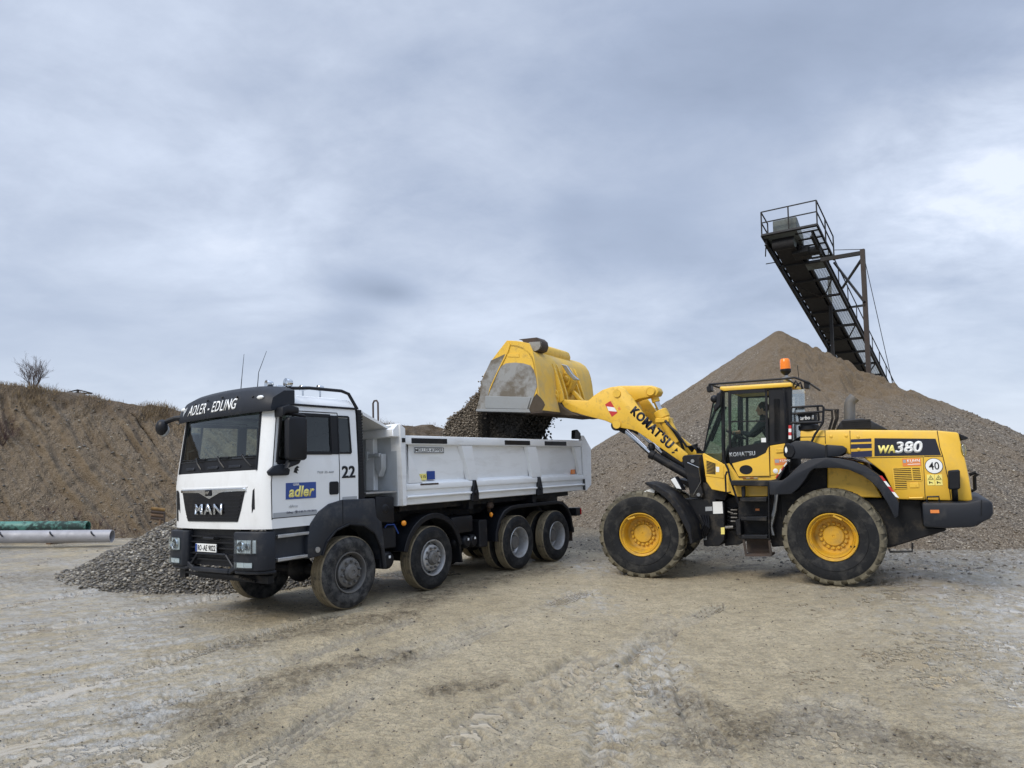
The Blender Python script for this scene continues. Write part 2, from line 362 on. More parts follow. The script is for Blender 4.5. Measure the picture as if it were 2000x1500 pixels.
def stones(name,P,S,mat,flat=.65,seed=1,parent=None):    # many irregular pebbles in one mesh
    g=np.random.default_rng(seed)
    bm=bmesh.new(); bmesh.ops.create_icosphere(bm,subdivisions=1,radius=1); bm.verts.ensure_lookup_table()
    v=np.array([x.co[:] for x in bm.verts]); f=np.array([[q.index for q in x.verts] for x in bm.faces]); bm.free()
    if len(P)>6000:     # far or many: 20 faces each
        t=(1+5**.5)/2
        v=np.array([(-1,t,0),(1,t,0),(-1,-t,0),(1,-t,0),(0,-1,t),(0,1,t),(0,-1,-t),(0,1,-t),(t,0,-1),(t,0,1),(-t,0,-1),(-t,0,1)],float); v/=np.linalg.norm(v[0])
        f=np.array([(0,11,5),(0,5,1),(0,1,7),(0,7,10),(0,10,11),(1,5,9),(5,11,4),(11,10,2),(10,7,6),(7,1,8),(3,9,4),(3,4,2),(3,2,6),(3,6,8),(3,8,9),(4,9,5),(2,4,11),(6,2,10),(8,6,7),(9,8,1)])
    n=len(P); k=len(v)
    sc=np.stack([g.uniform(.75,1.35,n),g.uniform(.6,1.1,n),g.uniform(.45,.85,n)*flat/.65],1)
    a=g.uniform(0,6.283,n); ti=g.normal(0,.35,n)
    q=v[None]*sc[:,None,:]*(1+g.uniform(-.16,.16,(n,k,1)))
    x,y,z=q[...,0],q[...,1],q[...,2]
    y,z=y*np.cos(ti)[:,None]-z*np.sin(ti)[:,None],y*np.sin(ti)[:,None]+z*np.cos(ti)[:,None]
    x,y=x*np.cos(a)[:,None]-y*np.sin(a)[:,None],x*np.sin(a)[:,None]+y*np.cos(a)[:,None]
    q=np.stack([x,y,z],-1)*S[:,None,None]+P[:,None,:]
    ff=(f[None]+np.arange(n)[:,None,None]*k).reshape(-1,3)
    o=nmesh(name,q.reshape(-1,3),ff,mat)
    if parent is not None: o.parent=parent
    return o
def skin(name,parent,chains,mat,sub=2):     # one continuous body: chains of (point, radius), joined by shared points
    me=bpy.data.meshes.new(name); vs=[]; es=[]; rad=[]; idx={}
    for ch in chains:
        last=None
        for p,r in ch:
            key=tuple(round(c,4) for c in p)
            if key not in idx: idx[key]=len(vs); vs.append(p); rad.append(r)
            i=idx[key]
            if last is not None and last!=i: es.append((last,i))
            last=i
    me.from_pydata(vs,es,[]); o=bpy.data.objects.new(name,me); COL.objects.link(o)
    o.modifiers.new('s','SKIN'); sm=o.modifiers.new('d','SUBSURF'); sm.levels=sub; sm.render_levels=sub
    for k,v in enumerate(me.skin_vertices[0].data): v.radius=(rad[k],rad[k]); v.use_root=(k==0)
    dg=bpy.context.evaluated_depsgraph_get(); m2=bpy.data.meshes.new_from_object(o.evaluated_get(dg))
    o.modifiers.clear(); o.data=m2; m2.materials.clear(); m2.materials.append(mat); m2.shade_smooth(); o.parent=parent; return o
# ================================================================ THE TRUCK  (x forward, y to its left, z up)
truck=thing('tipper_truck','white four-axle tipper truck with grey tipping body being loaded beside the yellow wheel loader','tipper truck',TM)
def ip(tab,z): return float(np.interp(z,[a for a,_ in tab],[b for _,b in tab]))
XF=[(1.28,1.52),(1.9,1.54),(2.08,1.52),(2.9,1.43),(3.03,1.36),(3.12,1.20),(3.17,.95)]
HW=[(1.28,1.215),(2.1,1.22),(2.9,1.175),(3.03,1.15),(3.12,1.07),(3.17,.85)]
XR=[(1.28,-.15),(3.0,-.15),(3.12,-.10),(3.17,.05)]
def half(z):
    f,h,r=ip(XF,z),ip(HW,z),ip(XR,z); s=h/1.22
    mid=[1.05,.36,.21,-.01] if z<3.13 else [.8,.4,.3,.15]
    return [(f,0),(f-.01,.4*s),(f-.03,.75*s),(f-.065,1.0*s),(f-.10,1.11*s),(f-.135,h-.025),(f-.165,h),(f-.25,h)]+[(m,h) for m in mid]+[(r,h),(r-.03,h-.1),(r-.03,0)]
def fx(y,z):
    hf=half(z)[:6]; return float(np.interp(abs(y),[p[1] for p in hf],[p[0] for p in hf]))
def fpatch(mb,ys,lo,hi,off,nz=1,inn=.03):     # a panel lying on the curved cab front
    g=[]
    for y in ys:
        a,b=lo(y),hi(y); g.append([(fx(y,a+(b-a)*k/nz)+off,y,a+(b-a)*k/nz) for k in range(nz+1)])
    m=nz+1; n=len(ys); vs=[p for c in g for p in c]; vs+=[(p[0]-off-inn,p[1],p[2]) for p in vs]; o=n*m; fs=[]
    for i in range(n-1):
        for k in range(nz): fs.append((i*m+k,(i+1)*m+k,(i+1)*m+k+1,i*m+k+1))
        fs.append((i*m,i*m+o,(i+1)*m+o,(i+1)*m)); fs.append((i*m+nz,(i+1)*m+nz,(i+1)*m+nz+o,i*m+nz+o))
    for i in (0,n-1):
        for k in range(nz): fs.append((i*m+k,i*m+k+1,i*m+k+1+o,i*m+k+o))
    return mb.add(vs,fs)
lin=lambda a,b,n:[a+(b-a)*k/n for k in range(n+1)]
def cab():
    zs=[1.28,1.42,1.62,1.9,2.08,2.18,2.25,2.31,2.83,2.90,2.98,3.03,3.08,3.12,3.15,3.17]
    ring=[]
    for z in zs:
        h=half(z); ring.append([(x,-y,z) for x,y in h[:0:-1]]+[(x,y,z) for x,y in h])
    L=len(half(2)); nc=2*L-1
    K={k:MB().m(m) for k,m in dict(cab=WHITE,door=WHITE,door2=WHITE,wind=GLASS,wip=BLACK,sw=GLASS,sw2=GLASS,rw=GLASS,rw2=GLASS).items()}
    for i in range(len(zs)-1):
        za,zb=zs[i],zs[i+1]
        for c in range(nc-1):
            near=c>=L-1; j=c-(L-1) if near else (L-2)-c
            key='cab'
            if j<3 and za>=2.25 and zb<=2.9: key='wind'
            elif j<3 and za>=2.08 and zb<=2.25: key='wip'
            elif j==7 and za>=2.18 and zb<=2.83 or j==8 and za>=2.31 and zb<=2.83: key='sw' if near else 'sw2'
            elif j==10 and za>=2.31 and zb<=2.83: key='rw' if near else 'rw2'
            elif 6<=j<=9 and za>=1.42 and zb<=2.9: key='door' if near else 'door2'
            elif j<3 and za<2.0 and zb<1.3: key='cab'
            a,b=ring[i],ring[i+1]; K[key].add([a[c],a[c+1],b[c+1],b[c]],[(0,1,2,3)])
    top=ring[-1]; K['cab'].add(top,[tuple(range(len(top)))])
    K['cab'].add(ring[0],[tuple(range(len(top)))[::-1]])
    cabo=K['cab'].build('cab',truck)
    for k in ('door','door2'):
        d=K[k].build('door',truck)
        s=1 if k=='door' else -1
        sm=B(BLACK)
        sm.tube([(fx(0,z)-.165,s*ip(HW,z),z) for z in lin(1.40,2.9,12)],.007,5)
        sm.tube([(.21,s*ip(HW,z),z) for z in lin(1.6,2.9,10)],.007,5)
        sm.tube([(x,s*ip(HW,2.9),2.9) for x in lin(1.265,.21,4)],.007,5)
        sm.tube([(x,s*ip(HW,1.42),1.42) for x in lin(1.36,.5,4)],.006,5)
        sm.build('door_seam',d)
        fr=B(BLACK); w=.026
        hy=lambda z:s*(ip(HW,z)+.004)
        P=[(1.285,2.17),(1.195,2.85),(.35,2.85),(.35,2.30),(1.05,2.30),(1.12,2.17)]
        for a,b in zip(P,P[1:]+P[:1]): fr.bar((a[0],hy(a[1]),a[1]),(b[0],hy(b[1]),b[1]),.02,.05)
        fr.bar((1.05,hy(2.2),2.2),(1.0,hy(2.84),2.84),.02,.035)     # quarter-light post
        fr.bar((.285,hy(2.3),2.28),(.285,hy(2.86),2.86),.016,.16,(1,0,0))
        fr.build('window_frame',d,bevel=.004)
        B(BLACK).prism(rrect(.23,1.69,.40,1.88,.03),s*1.2,s*1.232).build('handle',d,bevel=.006)
        K['sw' if s>0 else 'sw2'].build('side_window',d)
        rw=K['rw' if s>0 else 'rw2'].build('rear_side_window',truck)
        rf=B(BLACK); P=[(.215,2.30),(.215,2.85),(0.0,2.85),(-.02,2.30)]
        for a,b in zip(P,P[1:]+P[:1]): rf.bar((a[0],hy(a[1]),a[1]),(b[0],hy(b[1]),b[1]),.018,.03)
        rf.build('frame',rw,bevel=.003)
    ws=K['wind'].build('windscreen',truck)
    b=B(BLACK)
    for s in (1,-1): b.tube([(fx(1.0*ip(HW,z)/1.22,z)+.002,s*1.0*ip(HW,z)/1.22,z) for z in lin(2.08,2.9,8)],.018,6)
    b.tube([(fx(y,2.25)+.002,y,2.25) for y in lin(-1,1,16)],.012,6)
    b.build('windscreen_seal',ws)
    wp=K['wip'].build('wiper_panel',truck)
    g=B(GREY)
    for y in (-.62,.02,.55): fpatch(g,lin(y-.13,y+.13,4),lambda y:2.125,lambda y:2.165,.02)
    g.build('grab_grip',wp,bevel=.008)
    for y0,y1 in ((-.25,-.95),(.35,-.35),(.93,.2)):
        w=B(BLACK); p=(fx(y0,2.13)+.03,y0,2.13); q=(fx(y1*.5+y0*.5,2.3)+.03,y0*.72+y1*.28,2.30)
        w.tube([p,((p[0]+q[0])/2+.03,(p[1]*.6+q[1]*.4),2.22),q],.014,6); w.tube([(fx(y0+.06,2.27)+.018,min(.96,y0+.06),2.27),(fx(y1,2.28)+.018,y1,2.285)],.010,5)
        w.build('wiper',truck)
    # ---- inside the cab
    n=B(INT); n.box((1.0,-1.1,1.9),(1.38,1.1,2.22)); n.box((1.15,-.95,2.2),(1.36,.95,2.30))
    n.build('dashboard',truck,bevel=.04,seg=2)
    for y in (.62,-.62):
        n=B(INT); n.box((.2,y-.26,1.7),(.72,y+.26,1.98)); n.prism([(.12,1.95),(.30,1.95),(.16,2.62),(.02,2.62)],y-.24,y+.24); n.prism([(.03,2.62),(.13,2.62),(.1,2.82),(.02,2.82)],y-.13,y+.13)
        n.build('seat',truck,bevel=.04,seg=2)
    n=B(INT); c=Vector((.95,.62,2.2)); ax=Vector((-.5,0,.85)).normalized(); u=Vector((.85,0,.5)); 
    n.tube([c+u*(.22*math.cos(t))+Vector((0,.22*math.sin(t),0)) for t in lin(0,2*PI,24)[:-1]],.016,6,closed=True)
    for t in (0,2.2,4.1): n.tube([c,c+u*(.21*math.cos(t))+Vector((0,.21*math.sin(t),0))],.014,6)
    n.tube([c,(1.2,.62,1.95)],.03,6); n.build('steering_wheel',truck)
    n=B(INT); n.box((-.12,-1.12,1.5),(-.08,1.12,2.95)); n.build('back_panel',truck)
    n=B(INT); n.tube([(1.37,-.92,2.25),(1.37,-.92,2.42),(1.33,-.80,2.44)],.018,6); n.build('grab_handle',truck)
    # ---- front: roof visor
    v=B(GREY)
    def vis(y):      # section through the dark roof spoiler at y
        e=abs(y)/1.21; zt=3.30-.045*e*e-.07*e**10; f=fx(y*.93,2.92)
        return [(f-.02,2.90),(f+.075,2.875),(f+.088,2.92),(f+.055,3.06),(f-.005,zt-.085),(f-.13,zt-.012),(f-.30,zt-.0),(f-.3,3.0)]
    ys=lin(-1.21,1.21,28); V=[]; Fs=[]
    for y in ys: V+=[(x,y,z) for x,z in vis(y)]
    for i in range(28):
        for k in range(8): Fs.append((i*8+k,(i+1)*8+k,(i+1)*8+(k+1)%8,i*8+(k+1)%8))
    Fs+=[tuple(range(8)),tuple(28*8+k for k in range(7,-1,-1))]
    vo=v.add(V,Fs).build('roof_visor',truck,smooth=40)
    def vx(y,z):
        s=vis(y)[2:6]; return float(np.interp(z,[p[1] for p in s],[p[0] for p in s]))
    s=B(BLACK)
    for y in (-.95,-.62,-.25,.15,.5,.85): s.ball((vx(y,3.09)+.0,y,3.09 +.08*(1-abs(y))),.018,4)
    s.build('fixing_screw',vo)
    l=B(HLENS); b=B(WHT)
    for y in (-1.0,1.0): b.ball((vx(y,3.08)-.0,y,3.08),.05,6,(.6,1.5,.6))
    b.build('marker_lamp',vo)
    # the text leans with the visor: built flat on the plane x=0, then set on the curved face
    text('visor_lettering','ADLER - EDLING',WHT,vo,(0,-.78,0),(0,1,0),(0,0,1),w=1.30,h=.165,bold=.014,space=1.04,warp=lambda p:Vector((vx(p.y,2.955+p.z)+.006+p.x,p.y,2.955+p.z)))
    # emblem on the visor: a small heraldic blot
    em=[(-.03,0),(0,.05),(.03,.07),(.05,.12),(.02,.15),(-.02,.13),(-.05,.10),(-.045,.05)]
    B(GRYT).prism([(y-.92,z) for y,z in em],0,.004,0).build('emblem',vo,warp=lambda p:Vector((vx(p.y,2.96+p.z)+.004+p.x,p.y,2.96+p.z)))
    # ---- grille
    lo=lambda y:1.385+.0*y; 
    g=B(BLACK)
    yy=lin(-.80,.80,20)
    def glo(y): e=max(0,(abs(y)-.66)/.14); return 1.385+e*.40
    fpatch(g,yy,glo,lambda y:1.815,.012,4)
    go=g.build('grille',truck)
    g=B(BLACK)
    for k in range(7):
        z=1.43+.05*k; e=.66+.14*(z-1.385)/.43-.02
        fpatch(g,lin(-e,e,10),lambda y:z,lambda y:z+.014,.022)
    g.build('grille_bar',go)
    c=B(CHROME)
    dip=lambda y:max(0,1-abs(y)/.28)*.085
    fpatch(c,lin(-.83,.83,32),lambda y:1.80-dip(y)-.012*(1-abs(y)/.83),lambda y:1.842+.0*y,.03)
    c.build('chrome_strip',go,bevel=.006)
    w=B(WHITE); fpatch(w,lin(-.86,.86,16),lambda y:1.845,lambda y:1.87,.010); 
    w.build('grille_surround',go,bevel=.012,seg=2)
    b=B(BLACK); fpatch(b,lin(-.085,.085,4),lambda y:1.745,lambda y:1.835,.042); eo=b.build('badge',go,bevel=.01); eo=go
    cat=[(-.055,1.765),(-.02,1.785),(.0,1.765),(.03,1.785),(.05,1.80),(.045,1.82),(.0,1.808),(-.03,1.815),(-.06,1.80)]
    B(CHROME).prism(cat,0,.006,0).build('badge_figure',eo,warp=lambda p:Vector((fx(0,1.8)+.043+p.x,p.y,p.z)))
    text('grille_lettering','MAN',CHROME,go,(0,-.36,1.485),(0,1,0),(0,0,1),w=.70,h=.150,bold=.018,space=1.12,ext=.02,warp=lambda p:Vector((fx(p.y,p.z)+.024+p.x,p.y,p.z)))
    s=B(BLACK)
    for q in (1,-1):
        fpatch(s,[q*y for y in (.93,.955)],lambda y:1.50 if abs(y)<.94 else 1.55,lambda y:1.60 if abs(y)<.94 else 1.80,.006)
        fpatch(s,[q*y for y in (.955,.985)],lambda y:1.55,lambda y:1.80 if abs(y)<.97 else 1.83,.006)
    s.build('air_slot',truck)
    w=B(BLACK); fpatch(w,[-1.0,-1.06,-1.12],lambda y:1.38,lambda y:1.84,.006); w.build('corner_slot',truck)
    # ---- bumper and lights
    for q in (1,-1):
        pl=[(1.36,.60),(1.52,.60),(1.575,.66),(1.56,.95),(1.52,1.1),(1.44,1.19),(1.30,1.225),(1.30,1.10),(1.40,1.0)]
        b=B(GREY).prism([(x,q*y) for x,y in pl],.74,1.25,2); b.prism([(x-.03,q*(y-.02)) for x,y in pl],.69,.74,2)
        bo=b.build('bumper_corner',truck,bevel=.02,seg=2)
        for z0,z1,y0,y1,nm in ((.975,1.145,.74,1.10,'headlight'),(.785,.85,.74,1.04,'fog_light')):
            bx=lambda y:float(np.interp(abs(y),[.66,.95,1.1,1.19],[1.575,1.56,1.52,1.44]))
            h=B(HLR); V=[]; 
            for y in lin(y0,y1,4): V+=[(bx(y)+.004,q*y,z0),(bx(y)+.004,q*y,z1)]
            h.add(V,[(2*i,2*i+2,2*i+3,2*i+1) for i in range(4)])
            lo_=h.build(nm,truck)
            r=B(HLR)
            if nm=='headlight':
                cx=y0+.11; r.m(CHROME).lathe([(.075,.012),(.07,.03),(.055,.012),(.0,.0)],(bx(cx)+.006,q*cx,z0+.085),(1,0,0),20); r.lathe([(.05,.012),(.045,.02),(0,.012)],(bx(.97)+.006,q*.97,z0+.085),(1,0,0),16)
                r.m(BLACK).box((bx(1.)-.01,q*1.04-.006,z0),(bx(1.)+.012,q*1.04+.006,z1))
            else: r.box((bx(.9)-.01,q*.89-.005,z0),(bx(.9)+.012,q*.89+.005,z1))
            r.build('reflector',lo_)
            gl=B(HLENS); V=[]
            for y in lin(y0-.01,y1+.01,5): V+=[(bx(y)+.035,q*y,z0-.008),(bx(y)+.035,q*y,z1+.008)]
            for y in lin(y0-.01,y1+.01,5): V+=[(bx(y)-.002,q*y,z0-.008),(bx(y)-.002,q*y,z1+.008)]
            f=[(2*i,2*i+2,2*i+3,2*i+1) for i in range(5)]+[(2*i,2*i+12,2*i+14,2*i+2) for i in range(5)]+[(2*i+1,2*i+3,2*i+15,2*i+13) for i in range(5)]+[(0,1,13,12),(10,22,23,11)]
            gl.add(V,f).build('lens',lo_)
    b=B(BLACK); b.box((1.30,-.62,.76),(1.44,.62,1.28))
    for z in (.84,.92,1.0,1.08,1.16): b.box((1.43,-.61,z),(1.485,.61,z+.02))
    b.build('bumper_grille',truck)
    b=B(GREY); b.bar((1.50,-.63,.78),(1.50,-.45,.70),.05,.07); b.bar((1.50,.63,.78),(1.50,.45,.70),.05,.07); b.bar((1.50,-.46,.71),(1.50,.46,.71),.08,.06)
    b.bar((1.505,-.36,.93),(1.505,-.58,.74),.03,.03); b.bar((1.505,.36,.93),(1.505,.58,.74),.03,.03); b.bar((1.505,-.36,.93),(1.505,.36,.93),.03,.03)
    b.build('bumper_bar',truck,bevel=.01)
    b=B(FRAME)
    for k in range(6): b.bar((1.46-.05*k,-.75,.64-.02*k),(1.46-.05*k,.62,.64-.02*k),.02,.03)
    b.box((1.1,-.9,.52),(1.2,.9,.62)); b.box((1.36,-1.0,.55),(1.42,-.85,.70)); b.build('underrun_slats',truck)
    b=B(FRAME); b.tube([(1.46,-.14,1.14),(1.54,-.14,1.15),(1.54,.12,1.15),(1.46,.12,1.14)],.02,6); b.build('tow_eye',truck)
    p=B(WHT).box((1.505,-.40,.955),(1.52,.14,1.07)); po=p.build('number_plate',truck,bevel=.003)
    B(BLUE).box((1.52,-.398,.958),(1.5225,-.352,1.067)).build('plate_strip',po)
    text('plate_lettering','RO',BLACK,po,(1.521,-.335,.972),(0,1,0),(0,0,1),w=.10,h=.08,bold=.02); text('plate_lettering','AE 9022',BLACK,po,(1.521,-.19,.972),(0,1,0),(0,0,1),w=.315,h=.08,bold=.02)
    B(GRYT).cyl((1.52,-.212,1.0),(1.5225,-.212,1.0),.012,10).build('plate_seal',po)
    # ---- side: steps, fender
    for q in (1,-1):
        b=B(FEND); b.prism([(1.31,1.40),(.5,1.40),(.7,1.2),(.76,.82),(1.31,.82)],q*1.0,q*1.16)
        so=b.build('step_panel',truck,bevel=.015)
        t=B(ALU)
        for z in (1.15,.84): t.prism([(1.27,z),(.76,z+.005),(.74,z+.045),(1.27,z+.045)],q*1.02,q*1.235)
        t.build('step_tread',so,bevel=.006)
        f=B(FEND); out=[(.80,.82),(.80,1.10),(.74,1.30),(.60,1.46),(.42,1.56),(.18,1.605),(-.47,1.595),(-.50,1.30),(-.60,1.22),(-.70,.50)]
        inn=[(-.62,.50),(-.58,.80),(-.45,1.06),(-.22,1.20),(.05,1.24),(.30,1.17),(.47,1.02),(.55,.84)]
        f.prism(out+inn,q*.82,q*1.245); fo=f.build('front_fender',truck,bevel=.022,seg=2)
        B(BLACK).bar((.175,q*1.246,1.25),(.175,q*1.246,1.60),.004,.012).build('panel_gap',fo)
        B(ALU).cyl((.64,q*1.24,.93),(.64,q*1.262,.93),.04,14).build('side_reflector',fo)
        r=B(BLACK); a=[(-.605,.5)]+[(p[0]*1.04,p[1]+.02) for p in inn[1:-1]]+[(.56,.84)]
        for u,w in zip(inn,inn[1:]): r.bar((u[0],q*1.235,u[1]),(w[0],q*1.235,w[1]),.05,.03)
        r.build('arch_lip',fo,bevel=.006)
    # black air intake stack behind the cab
    b=B(BLACK); b.prism([(-.17,1.58),(-.30,1.58),(-.25,2.97),(-.17,2.97)],.85,1.20)
    for k in range(22): b.box((-.27,1.2,1.95+k*.045),(-.18,1.205,1.975+k*.045))
    b.prism([(-.17,1.58),(-.30,1.58),(-.25,2.97),(-.17,2.97)],-1.2,-.85); b.build('air_intake_stack',truck,bevel=.012)
    # roof rail, lamps, horns, beacons, aerials
    b=B(BLACK)
    for q in (1,-1): b.tube([(1.02,q*.98,3.16),(.95,q*1.0,3.24),(.6,q*1.02,3.27),(.02,q*1.05,3.265),(-.08,q*1.10,3.22),(-.20,q*1.16,2.98)],.026,8)
    b.build('roof_rail',truck)
    b=B(BLACK)
    for q in (1,-1): b.bar((1.12,q*1.165,2.99),(-.16,q*1.165,2.985),.03,.03)
    b.build('rain_gutter',truck,bevel=.005)
    for x,y,r,z in ((1.16,.80,.06,3.31),(.98,1.0,.068,3.32),(.2,.3,.05,3.38),(-.02,.45,.052,3.38)):
        h=B(CHROME); h.lathe([(0,-.10),(r*.7,-.08),(r,-.01),(r,.015),(r*.85,.02),(0,.012)],(x,y,z),(1,-.1,0),18); h.tube([(x-.03,y,z-.02),(x-.03,y,3.16)],.015,6)
        ho=h.build('roof_lamp',truck)
    b=B(CHROME); b.box((1.0,.72,3.17),(1.1,.95,3.27)); b.tube([(1.0,.8,3.29),(.55,.72,3.31),(.2,.6,3.33)],.022,8,.012); b.build('air_horn',truck,bevel=.01)
    b=B(BLACK)
    for y,x in ((.2,1.2),(.62,1.2)): b.tube([(x,y,3.25),(x-.02,y,3.5),(x-.05-.1*(y>.5),y,3.83)],.007,5,.003)
    b.build('aerial',truck)
    # mirrors
    b=B(BLACK); b.prism(rrect(.93,2.19,1.24,2.79,.05),1.30,1.42); mo=b.build('wing_mirror',truck,bevel=.03,seg=2)
    B(GRYT).prism(rrect(.99,2.24,1.19,2.72,.03),1.26,1.30).build('mirror_housing_back',mo)
    b=B(GREY); b.prism([(1.42,1.99),(1.12,1.99),(1.10,2.07),(1.22,2.15),(1.36,2.12),(1.45,2.05)],1.20,1.27); b.prism([(1.22,2.08),(1.02,2.14),(.98,2.2),(1.16,2.2)],1.24,1.36); b.build('mirror_arm',mo,bevel=.02,seg=2)
    b=B(BLACK); b.prism([(1.30,2.78),(1.30,2.92),(1.18,2.96),(1.02,2.93),(1.02,2.84),(1.22,2.84)],1.16,1.36); b.bar((1.18,1.3,2.86),(.92,1.36,2.80),.06,.05); b.build('kerb_mirror',mo,bevel=.025,seg=2)
    b=B(BLACK); b.ball((1.50,-1.49,2.84),.15,10,(.6,.72,.85)); b.m(GRYT).ball((1.46,-1.50,2.80),.13,8,(.6,.7,.8)); b.m(BLACK).tube([(1.46,-1.42,2.93),(1.40,-1.28,2.97),(1.34,-1.1,2.97)],.04,8); b.build('front_mirror',truck)
    b=B(BLACK); b.prism(rrect(.95,2.2,1.2,2.75,.05),-1.42,-1.30); b.bar((1.2,-1.2,2.1),(1.05,-1.38,2.22),.05,.05); b.build('wing_mirror',truck,bevel=.03)
    # side lettering on the door
    y=1.2225
    def on(px,py,yy=y): return TF.at(*c1(px,py),1,yy)
    dl=dict(dx=(-1,0,0),dy=(0,0,1))
    lab=truck
    p=[on(806,670),on(982,662),on(984,748),on(807,757)]
    sg=B(BLUE).prism([(1.145,1.66),(.64,1.66),(.64,1.885),(1.145,1.885)],1.216,1.224).build('company_sign',truck)
    text('sign_lettering','adler',LYEL,sg,(1.10,1.2245,1.685),w=.43,h=.155,bold=.03,shear=.2,**dl)
    text('sign_lettering','GEBR.',WHT,sg,(1.03,1.2245,1.845),w=.11,h=.03,bold=.02,**dl)
    text('door_lettering','-diArco',GRYT,lab,(1.10,1.2212,1.545),w=.15,h=.04,**dl)
    text('door_lettering','Edling · ☎ 0 80 71 / 92 38 0',NAVYB,lab,(1.13,1.2212,1.46),w=.48,h=.042,bold=.012,**dl)
    text('door_lettering','TGS 35.460',GRYT,lab,(.62,1.2222,2.005),w=.30,h=.032,bold=.02,shear=.15,**dl)
    text('fleet_number','22',BLACK,lab,(.168,1.2222,1.925),w=.25,h=.175,bold=.012,fat=.010,**dl)
    text('fleet_number','22',BLACK,lab,(-.10,-1.2222,1.925),(1,0,0),(0,0,1),w=.265,h=.18,bold=.014)
    B(BLACK).prism([(1.02,2.03),(1.0,2.09),(.96,2.12),(.92,2.10),(.955,2.08),(.93,2.05),(.965,2.05),(.95,2.01)],1.2205,1.2225).build('door_emblem',truck)
    B(GRYT).box((.62,1.2205,1.425),(1.34,1.2215,1.49)).build('reflective_strip',truck)
    B(GRYT).box((-.12,1.2205,1.605),(.16,1.2215,1.645)).build('reflective_strip',truck)
cab()
# ---------------------------------------------------------------- truck wheels
def tyre(mb,Rr,w,side,tread,n=56,bead=.29,oy=0.,grooves=3):
    h=w/2
    mb.m(side).lathe([(bead,h-.045),(bead+.02,h-.015),(bead+.07,h),(Rr-.13,h),(Rr-.085,h-.003),(Rr-.08,h-.01),(Rr-.05,h-.016),(Rr-.015,h-.045)],(0,oy,0),(0,1,0),n)
    mb.lathe([(bead,-h+.045),(bead+.02,-h+.015),(bead+.07,-h),(Rr-.08,-h+.01),(Rr-.015,-h+.045)],(0,oy,0),(0,1,0),n)
    pr=[(Rr-.015,h-.045),(Rr,h-.06)]
    for k in range(grooves):
        t=h-.06-(w-.12)*(k+1)/(grooves+1); pr+=[(Rr,t+.010),(Rr-.008,t+.006),(Rr-.008,t-.006),(Rr,t-.010)]
    mb.m(tread).lathe(pr+[(Rr,-h+.06),(Rr-.015,-h+.045)],(0,oy,0),(0,1,0),n)
def truck_wheel(kind,side,tread,rim):
    w=part('wheel',truck)
    t=MB()
    if kind=='steer':
        tyre(t,.53,.33,side,tread); h=.165
        r=B(rim).lathe([(.29,h-.06),(.302,h-.02),(.298,h-.008),(.285,h-.010),(.275,h-.03),(.262,h-.06),(.25,.03),(.235,.035),(.228,.075),(.214,.118),(.19,.132),(.125,.132)],(0,0,0),(0,1,0),40)
        r.m(rim).lathe([(.30,-.1),(.25,-.05),(.25,.03)],(0,0,0),(0,1,0),24)
        t.build('tyre',w); ro=r.build('rim',w)
        s=B(BLACK)
        for k in range(10): a=2*PI*(k+.5)/10; s.cyl((.238*math.cos(a),.02,.238*math.sin(a)),(.238*math.cos(a),.06,.238*math.sin(a)),.021,8)
        s.build('rim_slot',w)
        hb=B(RIMD).lathe([(.125,.13),(.12,.16),(.095,.185),(.09,.20),(.04,.205),(.035,.195),(0,.195)],(0,0,0),(0,1,0),28)
        for k in range(10): a=2*PI*k/10; hb.lathe([(.02,0),(.02,.03),(.012,.05),(0,.052)],(.165*math.cos(a),.132,.165*math.sin(a)),(0,1,0),8)
        hb.build('hub',w)
    else:
        tyre(t,.53,.29,side,tread,oy=.005); tyre(t,.53,.29,side,tread,oy=-.33); t.build('tyre',w); h=.15
        B(rim).lathe([(.29,h-.06),(.302,h-.02),(.296,h-.008),(.285,h-.012),(.272,h-.05),(.262,h-.11),(.245,-.06),(.22,-.085),(.14,-.09)],(0,0,0),(0,1,0),40).lathe([(.29,-.45),(.25,-.3),(.245,-.06)],(0,0,0),(0,1,0),20).build('rim',w)
        hb=B(RIMD).lathe([(.145,-.09),(.135,.02),(.12,.04),(.06,.05),(0,.05)],(0,0,0),(0,1,0),24)
        for k in range(10): a=2*PI*k/10; hb.lathe([(.018,0),(.018,.035),(0,.04)],(.175*math.cos(a),-.088,.175*math.sin(a)),(0,1,0),8)
        hb.build('hub',w)
    return w
w1=truck_wheel('steer',TYREG,TREAD,RIMD); w1.location=(0,1.055,.53); w1.rotation_euler=(0,.2,0)
w2=truck_wheel('steer',TYRE,TREAD,RIMS); w2.location=(-1.795,1.055,.53)
w3=truck_wheel('drive',TYRE,TREAD,RIMS); w3.location=(-4.30,1.075,.53)
dup(w3,truck,(-5.70,1.075,.53),(0,.5,0))
for q,x in ((w1,0),(w2,-1.795),(w3,-4.3),(w3,-5.7)): dup(q,truck,(x,-q.location.y,.53),(0,.9,PI))
